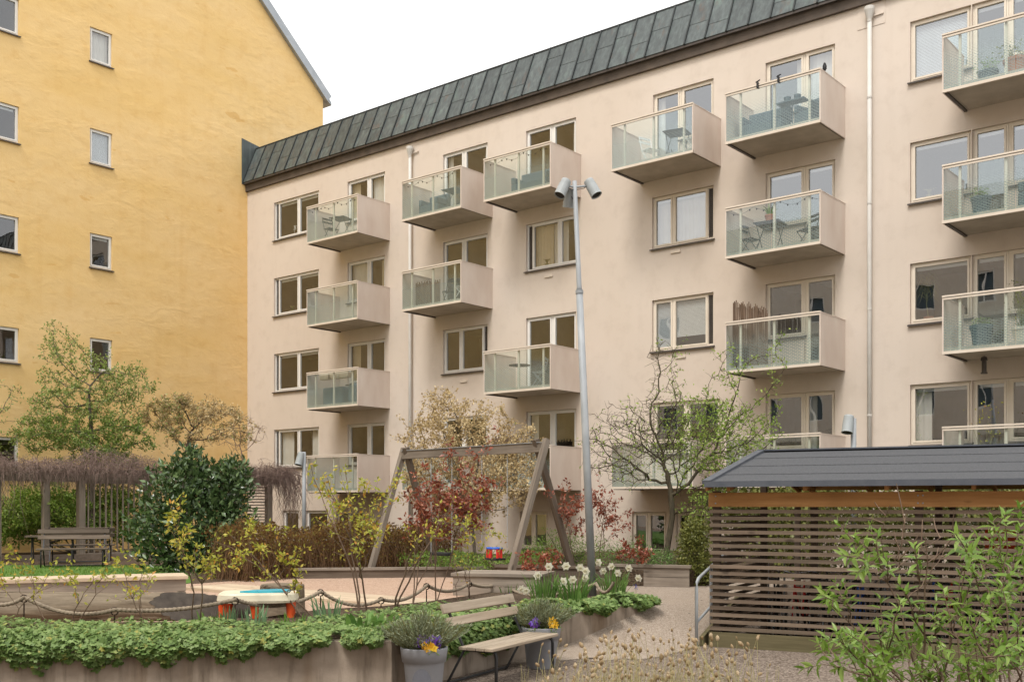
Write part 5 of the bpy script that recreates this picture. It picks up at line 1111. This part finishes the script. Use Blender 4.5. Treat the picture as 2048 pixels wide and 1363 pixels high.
# ------------------------------------------------------------------ foreground: leafy shrub and dry hare's tail grass in a raised bed below the frame
tag(MB().prism([(-1.0,3.2), (4.5,3.2), (4.5,6.3), (-1.0,6.3)], .0, .55).build('foreground_bed_soil', M['soil'], None), kind='structure')
def fore_shrub(label, base, tips, Y, depth, nsh, lsz):
    t = thing('leafy_shrub', label, 'shrub', base, 0, 'leafy foreground shrubs'); b = np.array(base); pth = []; P = []; D = []; Nn = []; S = []; prim = []
    for k, tp in enumerate(tips):
        e = a3(tp[0], tp[1], Y+random.uniform(-depth, depth))-b; bare = len(tp) > 2; s0 = np.array([RNG.normal(0,.10), RNG.normal(0,.10), 0.]); r0 = .0075
        if k % 4 and prim:
            c = [(q[i], rq[i]) for q, rq in prim for i in range(1, 6)]; w = [np.linalg.norm(e[:2]-q[:2])+.6*abs((e-q)[2]-.16)+random.uniform(0,.08) for q, _ in c]; s0, r0 = c[int(np.argmin(w))]; r0 *= .75
        dv_ = e-s0; m1 = s0+dv_*.45+np.array([RNG.normal(0,.05), RNG.normal(0,.05), .04]); n = 8; ts = np.linspace(0,1,n)[:,None]; pts = (1-ts)**2*s0+2*(1-ts)*ts*m1+ts**2*e; pts[1:-1] += RNG.normal(0,.011,(n-2,3)); rs_ = np.linspace(r0, max(.0015, r0*.3), n); pth.append((pts, rs_))
        if k % 4 == 0: prim.append((pts, rs_))
        shoots = [(pts[-1], pts[-1]-pts[-2])]
        for _ in range(nsh):
            i = random.randint(3, n-1); d = unit((unit(dv_[None])[0]*.7+RNG.normal(0,.6,3)+[0,0,.25])[None])[0]*RNG.uniform(.06,.2); q = pts[i]+d; pth.append((np.array([pts[i], pts[i]+d*.5+RNG.normal(0,.008,3), q]), np.array([.004,.003,.002]))); shoots.append((q, d))
        if bare: continue
        for q, d in shoots:
            d = unit(d[None])[0]; u_ = unit(np.cross(d, [[.3,.2,.9]]))[0]; v_ = np.cross(d, u_); a0 = RNG.uniform(0,6.28)
            for k2 in range(9):
                a = a0+k2*1.57+(.4 if k2 > 5 else 0); back = (k2//2)*.024; op = .45+.12*(k2//2); r_ = u_*math.cos(a)+v_*math.sin(a); dd = d*(1.15-op)+r_*op+np.array([0,0,-.08*(k2//2)]); P.append(q-d*back); D.append(dd); Nn.append(d+[0,0,.6]); S.append(lsz*RNG.uniform(.6,1.1)*(.75+.06*k2))
    tubes('stems', pth, M['twig'], t, 5); P, D, Nn, S = np.array(P), np.array(D), np.array(Nn), np.array(S); W = P+b; vis = (W[:,2]-H)/W[:,1]*F > HY-1360     # leaves above the lower picture edge
    order = np.argsort(-(S/W[:,1])*vis); one, rest = order[:300], order[300:]
    D1 = unit(D); X1 = unit(np.cross(D1, Nn)); N1 = np.cross(X1, D1)
    for i in one:
        o = link('leaf', LEAFM[random.randrange(5)], M['l_fore'], t); R_ = Matrix((X1[i], D1[i], N1[i])).transposed().to_4x4(); o.matrix_basis = Matrix.Translation(P[i])@R_@Matrix.Scale(S[i], 4)
    if len(rest): leaves('leaves', P[rest], D[rest], Nn[rest], S[rest], 'narrowleaf', M['l_fore'], t)
    return t
LEAFM = []
for k in range(5):
    tv, tf = TPL['narrowleaf']; LEAFM.append(fast_mesh('leaf', tv*[1,1,1+.35*(k-2)], tf, np.full(len(tf), .1+.2*k)))
T1 = [(1740,1050),(1700,1080),(1735,1120),(1760,1110),(1640,1180),(1670,1190),(1700,1200),(1650,1270),(1700,1300),(1660,1320),(1610,1335),(1760,1250),(1800,1200),(1780,1310),(1720,1345),(1820,1270),(1800,1170),(1840,1130)]
T2 = [(1810,1045,1),(1780,1010,1),(1850,1070,1),(1880,1075,1),(1905,1075,1),(1830,1090,1),(1930,1140,1),(1790,1080,1)]
T3 = [(2010,1030),(2040,1010),(1985,1060),(2048,1080),(1950,1090),(1930,1100),(1990,1120),(1965,1150),(1920,1150),(2020,1150),(2045,1180),(1940,1200),(1980,1210),(2030,1230),(1900,1230),(1960,1260),(2000,1290),(2040,1310),(1930,1300),(1880,1290),(2055,1130),(1860,1320),(1980,1330)]
T1b = [(random.uniform(1660,1900), random.uniform(1250,1363)) for _ in range(12)]; T3b = [(random.uniform(1880,2060), random.uniform(1200,1363)) for _ in range(9)]
fore_shrub('fresh green leafy shrub with bare brown twigs before the shed', a3(1840,1430,5.3), T1+T2+T1b, 5.3, .35, 2, .068)
fore_shrub('fresh green leafy shrub at the right edge before the shed', a3(2010,1440,5.0), T3+T3b, 5.0, .4, 2, .068)
hg = thing('hares_tail_grass', 'dry straw coloured grass with fluffy seed heads in the foreground', 'dry grass', (.6,5.2,.55)); b = np.array([.6,5.2,.55]); pth = []; HP = []; HD = []
for i in range(330):
    px = RNG.triangular(1030, 1300, 1580); py = 1255+abs(px-1330)*.10+RNG.random()**.8*115; Y = RNG.uniform(4.6,5.9); e = a3(px, py, Y)-b; s0 = np.array([e[0]+RNG.normal(-.02,.10), e[1]+RNG.normal(0,.1), 0]); lean = e-s0
    pth.append((np.array([s0, s0+lean*[.25,.25,.5], s0+lean*[.65,.65,.85], e]), np.array([.0016,.0015,.0012,.001]))); HP.append(e); HD.append(unit((lean*[1.5,1.5,.6]+RNG.normal(0,.12,3))[None])[0])
for i in range(260):
    px = RNG.uniform(1040,1560); Y = RNG.uniform(4.7,5.8); e = a3(px, 1320+RNG.random()*50, Y)-b; s0 = np.array([e[0]+RNG.normal(0,.05), e[1], 0]); pth.append((np.array([s0, (s0+e)/2, e]), np.array([.0028,.002,.0007])))
tubes('stalks', pth, M['strawst'] if 'strawst' in M else mk('straw_stalks', (.30,.28,.11), (.52,.44,.24), 3, rough=.8), hg, 3)
V = []; Fc = []; var = []; NR, NS_ = 6, 7
for e, d in zip(HP, HD):
    u_ = unit(np.cross(d, [[.31,.9,.2]]))[0]; v_ = np.cross(d, u_); L_ = RNG.uniform(.018,.031); R_ = L_*RNG.uniform(.24,.36); o = len(V); vv = RNG.random()
    for k in range(NR):
        f = k/(NR-1); r = R_*math.sin(math.pi*(.12+.86*f))**.8
        for j in range(NS_): a = 2*math.pi*j/NS_+k*.4; rr = r*RNG.uniform(.78,1.2); V.append(e+d*L_*f+(u_*math.cos(a)+v_*math.sin(a))*rr)
    for k in range(NR-1):
        for j in range(NS_): j2 = (j+1) % NS_; Fc.append((o+k*NS_+j, o+k*NS_+j2, o+(k+1)*NS_+j2, o+(k+1)*NS_+j)); var.append(min(1, max(0, vv*.7+RNG.random()*.3)))
    base_i = o+(NR-1)*NS_
link('seed_heads', fast_mesh('seed_heads', np.array(V), np.array(Fc), np.array(var)), M['l_dry'], hg)['kind'] = 'stuff'
# fallen litter on the path
n = 420; xs = RNG.uniform(-.5, 4.5, n); ys = RNG.uniform(11.8, 19.5, n)
# ------------------------------------------------------------------ things on the balconies
def bal(k, f, n, r): u0, u1 = BU[k]; return fworld(u0+(u1-u0)*f, n, floorz(r)+.022)
def fold_table(label, p, rot=0, s=.6, mat='darkmetal', round_=False):
    t = thing('balcony_table', label, 'table', p, FROT+rot, 'small tables on the balconies')
    if round_: MB().lathe([(0,.70),(s*.5,.70),(s*.5,.72),(0,.72)], 24).build('tabletop', M[mat], t); MB().tube([(0,0,.02),(0,0,.7)], .02, 8).build('column', M[mat], t); MB().lathe([(.2,0),(.18,.02),(0,.03)], 16).build('foot', M[mat], t); return t
    for k in range(5): w = s/5; MB().box(-s/2, s/2, -s/2+k*w+.006, -s/2+(k+1)*w-.006, .69, .71).build('slat', M[mat], t)
    for x in (-s*.4, s*.4): MB().tube([(x,-s*.42,0),(x,s*.4,.69)], .011, 6).build('leg', M[mat], t); MB().tube([(x,s*.42,0),(x,-s*.4,.69)], .011, 6).build('leg', M[mat], t)
    return t
def fold_chair(label, p, rot=0, mat='darkmetal'):
    t = thing('folding_chair', label, 'chair', p, FROT+rot, 'folding chairs on the balconies')
    for k in range(4): MB().box(-.2, .2, -.18+k*.09, -.11+k*.09, .44, .455).build('seat_slat', M[mat], t)
    for z in (.68,.79): MB().box(-.2, .2, .205, .22, z, z+.06).build('back_slat', M[mat], t)
    for x in (-.2,.2): MB().tube([(x,-.2,0),(x,.1,.44),(x,.22,.86)], .011, 6).build('leg', M[mat], t); MB().tube([(x,.22,0),(x,-.16,.44)], .011, 6).build('leg', M[mat], t)
    return t
def sofa(label, p, w, rot=0, mat='greyfurn'):
    t = thing('balcony_sofa', label, 'sofa', p, FROT+rot)
    MB().box(-w/2, w/2, -.3, .3, .06, .38).build('seat', M[mat], t, bevel=.04); MB().box(-w/2, w/2, .18, .34, .38, .78).build('backrest', M[mat], t, bevel=.04)
    for x in (-w/2, w/2-.12): MB().box(x, x+.12, -.3, .17, .38, .58).build('armrest', M[mat], t, bevel=.03)
    return t
def pot_plant(name, label, p, r, h, ph, mat='terracotta', lm='l_green', n=160, sp=.2, tpl='leaf', ls=.05):
    t = thing(name, label, 'potted plant', p, FROT); MB().lathe([(0,0),(r*.7,0),(r,h*.85),(r*1.08,h*.85),(r*1.08,h),(r*.9,h),(0,h*.92)], 18).build('pot', M[mat], t, smooth=False)
    q = np.stack([RNG.normal(0,sp*.5,n), RNG.normal(0,sp*.5,n), h+RNG.random(n)*ph], 1); leaves('foliage', q, rdir(n,.4), rdir(n,.6), RNG.uniform(ls*.6,ls*1.3,n), tpl, M[lm], t)
    tubes('stems', [(np.array([[0,0,h*.8],[x*.5,y*.5,(h+z)/2],[x,y,z]]), np.array([.006,.005,.002])) for x,y,z in q[::8]], M['greenstem'], t, 3); return t
fold_table('dark folding table on the top balcony nearest the yellow house', bal('B',.38,.75,3), .2)
fold_chair('dark folding chair behind the table, top balcony nearest the yellow house', bal('B',.72,.5,3), -.3)
fold_chair('dark folding chair left of the table, top balcony nearest the yellow house', bal('B',.15,.7,3), 1.5)
fold_chair('folded dark chair by the door, second balcony from top nearest the yellow house', bal('B',.85,.45,2), .2)
o = MB().box(-.5,.5,-.22,.22,0,.62).build('storage_chest', M['greyfurn'], None, loc=bal('B',.3,.75,1), rot=FROT, bevel=.05); tag(o, 'blue grey covered chest on the balcony with hanging planters', 'chest')
o = MB().box(-.35,.35,-.3,.3,0,.70).build('covered_grill', M['greyfurn'], None, loc=bal('B',.74,.7,1), rot=FROT+.3, bevel=.12); tag(o, 'blue grey covered grill on the balcony with hanging planters', 'grill')
for f, l in ((.27,'left'), (.48,'middle'), (.66,'right')):
    o = MB().add([(-.24,-.09,.18),(.24,-.09,.18),(.24,.09,.18),(-.24,.09,.18),(-.2,-.07,0),(.2,-.07,0),(.2,.07,0),(-.2,.07,0)], [(0,1,2,3),(7,6,5,4),(0,4,5,1),(1,5,6,2),(2,6,7,3),(3,7,4,0)]).build('hanging_planter', M['cream'], None, loc=bal('B',f,BD-.24,1)+Vector((0,0,.84)), rot=FROT, bevel=.015)
    tag(o, 'cream hanging planter box on the rail, %s of three' % l, 'planter', 'hanging planters on one rail')
fold_table('grey balcony table on the top balcony beside the downpipe', bal('C',.62,.7,3), .1, .6, 'greyfurn')
sofa('slate lounge seat on the top balcony beside the downpipe', bal('C',.26,.65,3), .8)
fold_chair('white folding chair on the top balcony beside the downpipe', bal('C',.84,.6,3), -.6, 'whitemetal')
fold_table('round metal table on the second balcony beside the downpipe', bal('C',.7,.75,2), 0, .65, 'darkmetal', True)
fold_chair('dark folding chair on the second balcony beside the downpipe', bal('C',.5,.55,2), .3); fold_chair('white folding chair on the second balcony beside the downpipe', bal('C',.82,.9,2), -1.2, 'whitemetal')
o = MB(); 
for k in range(26): o.tube([(k*.035,0,0),(k*.035,.01*math.sin(k),.82+.04*math.sin(k*2.3))], .016, 5)
tag(o.build('reed_screen', M['reed'], None, loc=bal('C',.04,.9,2), rot=FROT+.2), 'brown reed screen on the second balcony beside the downpipe', 'screen')
sofa('slate grey sofa on the top balcony above the lamp post', bal('D',.5,.6,3), 1.3)
fold_table('round dark bistro table on the balcony left of the lamp post', bal('D',.32,.75,1), 0, .62, 'darkmetal', True)
fold_chair('dark metal bistro chair on the balcony left of the lamp post', bal('D',.62,.75,1), -1.1, 'galv')
fold_table('slatted folding table on the wide top balcony with folding chairs', bal('E',.66,.8,3), .2, .6); fold_chair('white folding chair left on the wide top balcony', bal('E',.3,.7,3), 1.3, 'whitemetal'); fold_chair('white folding chair right on the wide top balcony', bal('E',.84,.7,3), -1.3, 'whitemetal')
sofa('large slate sofa on the top balcony with black bird', bal('F',.3,.75,3), 1.1); sofa('slate armchair on the top balcony with black bird', bal('F',.78,.75,3), .55, -.3)
t = thing('balcony_shelf', 'small slate shelf with two pots on the top balcony', 'shelf', bal('F',.55,.55,3), FROT)
MB().box(-.36,.36,-.16,.16,.82,.85).build('board', M['greyfurn'], t); MB().tube([(0,0,0),(0,0,.82)], .015, 6).build('stand', M['greyfurn'], t)
for x in (-.13,.13): MB().lathe([(0,.85),(.07,.85),(.09,.98),(0,.98)], 12, (x,0,0)).build('pot', M['greyfurn'], t)
fold_table('black folding table with agave on the second right balcony', bal('F',.36,.8,2), .1, .65, 'black'); fold_chair('black folding chair behind the agave table', bal('F',.72,.6,2), -.5, 'black'); fold_chair('black folding chair left of the agave table', bal('F',.1,.6,2), 1.4, 'black')
t = thing('agave_pot', 'spiky agave in a terracotta pot on the black folding table', 'potted plant', bal('F',.36,.8,2)+Vector((0,0,.712)), FROT); MB().lathe([(0,0),(.09,0),(.125,.17),(.135,.17),(.135,.2),(0,.19)], 18).build('pot', M['terracotta'], t); o = add_straps(t, 26, .36, .03, 'l_green', .05, .8); o.location.z = .18
o = MB(); 
for k in range(44): o.tube([(k*.019,.02*math.sin(k*.8),0),(k*.019+.02*math.sin(k*3),.02*math.sin(k*.8),1.62+.05*math.sin(k*.7)+.05*math.sin(k*2.9)-.005*k)], .014, 5)
tag(o.build('reed_screen', M['reed'], None, loc=bal('F',.03,1.15,1), rot=FROT+.35), 'brown reed screen standing above the rail of the third right balcony', 'screen')
o = MB(); 
for k in range(34): o.tube([(k*.03,0,0),(k*.03,.0,1.42+.05*math.sin(k*1.7))], .014, 5)
tag(o.build('reed_screen', M['reed'], None, loc=bal('D',.05,1.2,0), rot=FROT), 'brown reed screen on the lowest balcony behind the shadbush', 'screen')
pot_plant('potted_plant', 'large terracotta pot with trailing plant on the top right balcony', bal('G',.30,.85,3), .23, .42, .3, sp=.42, n=220, ls=.06, lm='l_box')
pot_plant('potted_plant', 'dark pot with green plant beside the terracotta pot', bal('G',.17,.75,3), .2, .34, .25, mat='greyfurn', sp=.25, ls=.05)
fold_chair('white metal armchair on the top right balcony', bal('G',.50,.8,3), -.4, 'whitemetal')
sofa('slate wicker seat on the second balcony at the right edge', bal('G',.42,.7,2), .9); pot_plant('potted_plant', 'grey planter on the second balcony at the right edge', bal('G',.14,.8,2), .2, .45, .2, mat='greyfurn')
pot_plant('balcony_tree', 'slim leafy balcony tree in a pale pot at the right edge', bal('G',.33,.85,1), .2, .36, 1.0, mat='cream', sp=.28, n=260, ls=.055, lm='l_box'); pot_plant('potted_plant', 'dark planter beside the slim balcony tree', bal('G',.14,.8,1), .22, .5, .15, mat='greyfurn'); sofa('slate bench on the balcony with the slim tree', bal('G',.56,.75,1), .8)
pot_plant('potted_plant', 'yellow green budding plant on the lowest right balcony', bal('G',.16,.8,0), .18, .35, 1.35, mat='greyfurn', sp=.3, n=90, lm='l_rose', ls=.06); pot_plant('potted_plant', 'bare twig plant on the lowest right balcony', bal('G',.42,.8,0), .18, .35, 1.1, mat='greyfurn', sp=.3, n=60, lm='l_hedge', ls=.05)
# string lights
for k, r, lab in (('B',3,'string of small black bulbs on the leftmost top balcony rail'), ('C',3,'string of small black bulbs on the second top balcony rail'), ('D',3,'string of small black bulbs on the third top balcony rail'), ('F',2,'string of small bulbs on the balcony with the agave')):
    u0, u1 = BU[k]; t = thing('string_lights', lab, 'string lights', fworld(u0, BD-.1, floorz(r)), FROT, 'string lights on balcony rails'); w = u1-u0; pts = []; 
    for i in range(41): f = i/40; pts.append((w*f, 0, 1.06-.13*abs(math.sin(f*math.pi*3.5))))
    MB().tube(pts, .004, 3).build('cord', M['black'], t)
    for i in range(1, 12): q = pts[int(i*40/12)]; MB().lathe([(.001,-.045),(.02,-.025),(.014,0),(.001,.01)], 6, q).build('bulb', M['black'], t)
u1 = BU['F'][1]
t = thing('black_bird', 'small black bird perched on the top right balcony corner', 'bird', fworld(u1-.02, BD-.28, floorz(3)+1.12), FROT+.4)
m = MB(); m.tube([(0,-.02,.02),(0,0,.08),(0,.015,.14),(0,0,.19),(0,-.012,.215)], [.02,.05,.05,.03,.012], 10); m.tube([(0,.01,.1),(0,.06,.02),(0,.09,-.06)], [.03,.02,.008], 6); m.tube([(0,-.02,.19),(0,-.05,.185)], [.012,.002], 5); m.build('body', M['black'], t, smooth=True)
for f, l in ((.36,'left'), (.58,'right')):
    t = thing('rail_clamp', '%s of two black clamps on the top balcony rail' % l, 'clamp', bal('F',f,BD,3)+Vector((0,0,1.08)), FROT, 'black rail clamps'); MB().box(-.02,.02,-.05,.05,-.06,.06).build('jaw', M['black'], t); MB().tube([(-.06,0,.09),(.05,0,.13)], .015, 5).build('lever', M['black'], t); MB().tube([(0,0,.05),(0,0,.12)], .014, 5).build('screw', M['black'], t)
bf = fworld(BU['G'][0]+.62, .6, 0); t = thing('bird_feeder', 'dark cylindrical bird feeder hanging under the right balcony', 'bird feeder', (bf.x, bf.y, floorz(1)-.5), FROT); MB().lathe([(0,0),(.07,0),(.07,.03),(.05,.03),(.05,.28),(.075,.29),(.06,.36),(0,.38)], 14).build('body', M['sill'], t); MB().tube([(0,0,.37),(0,0,.5)], .004, 4).build('hook', M['sill'], t)
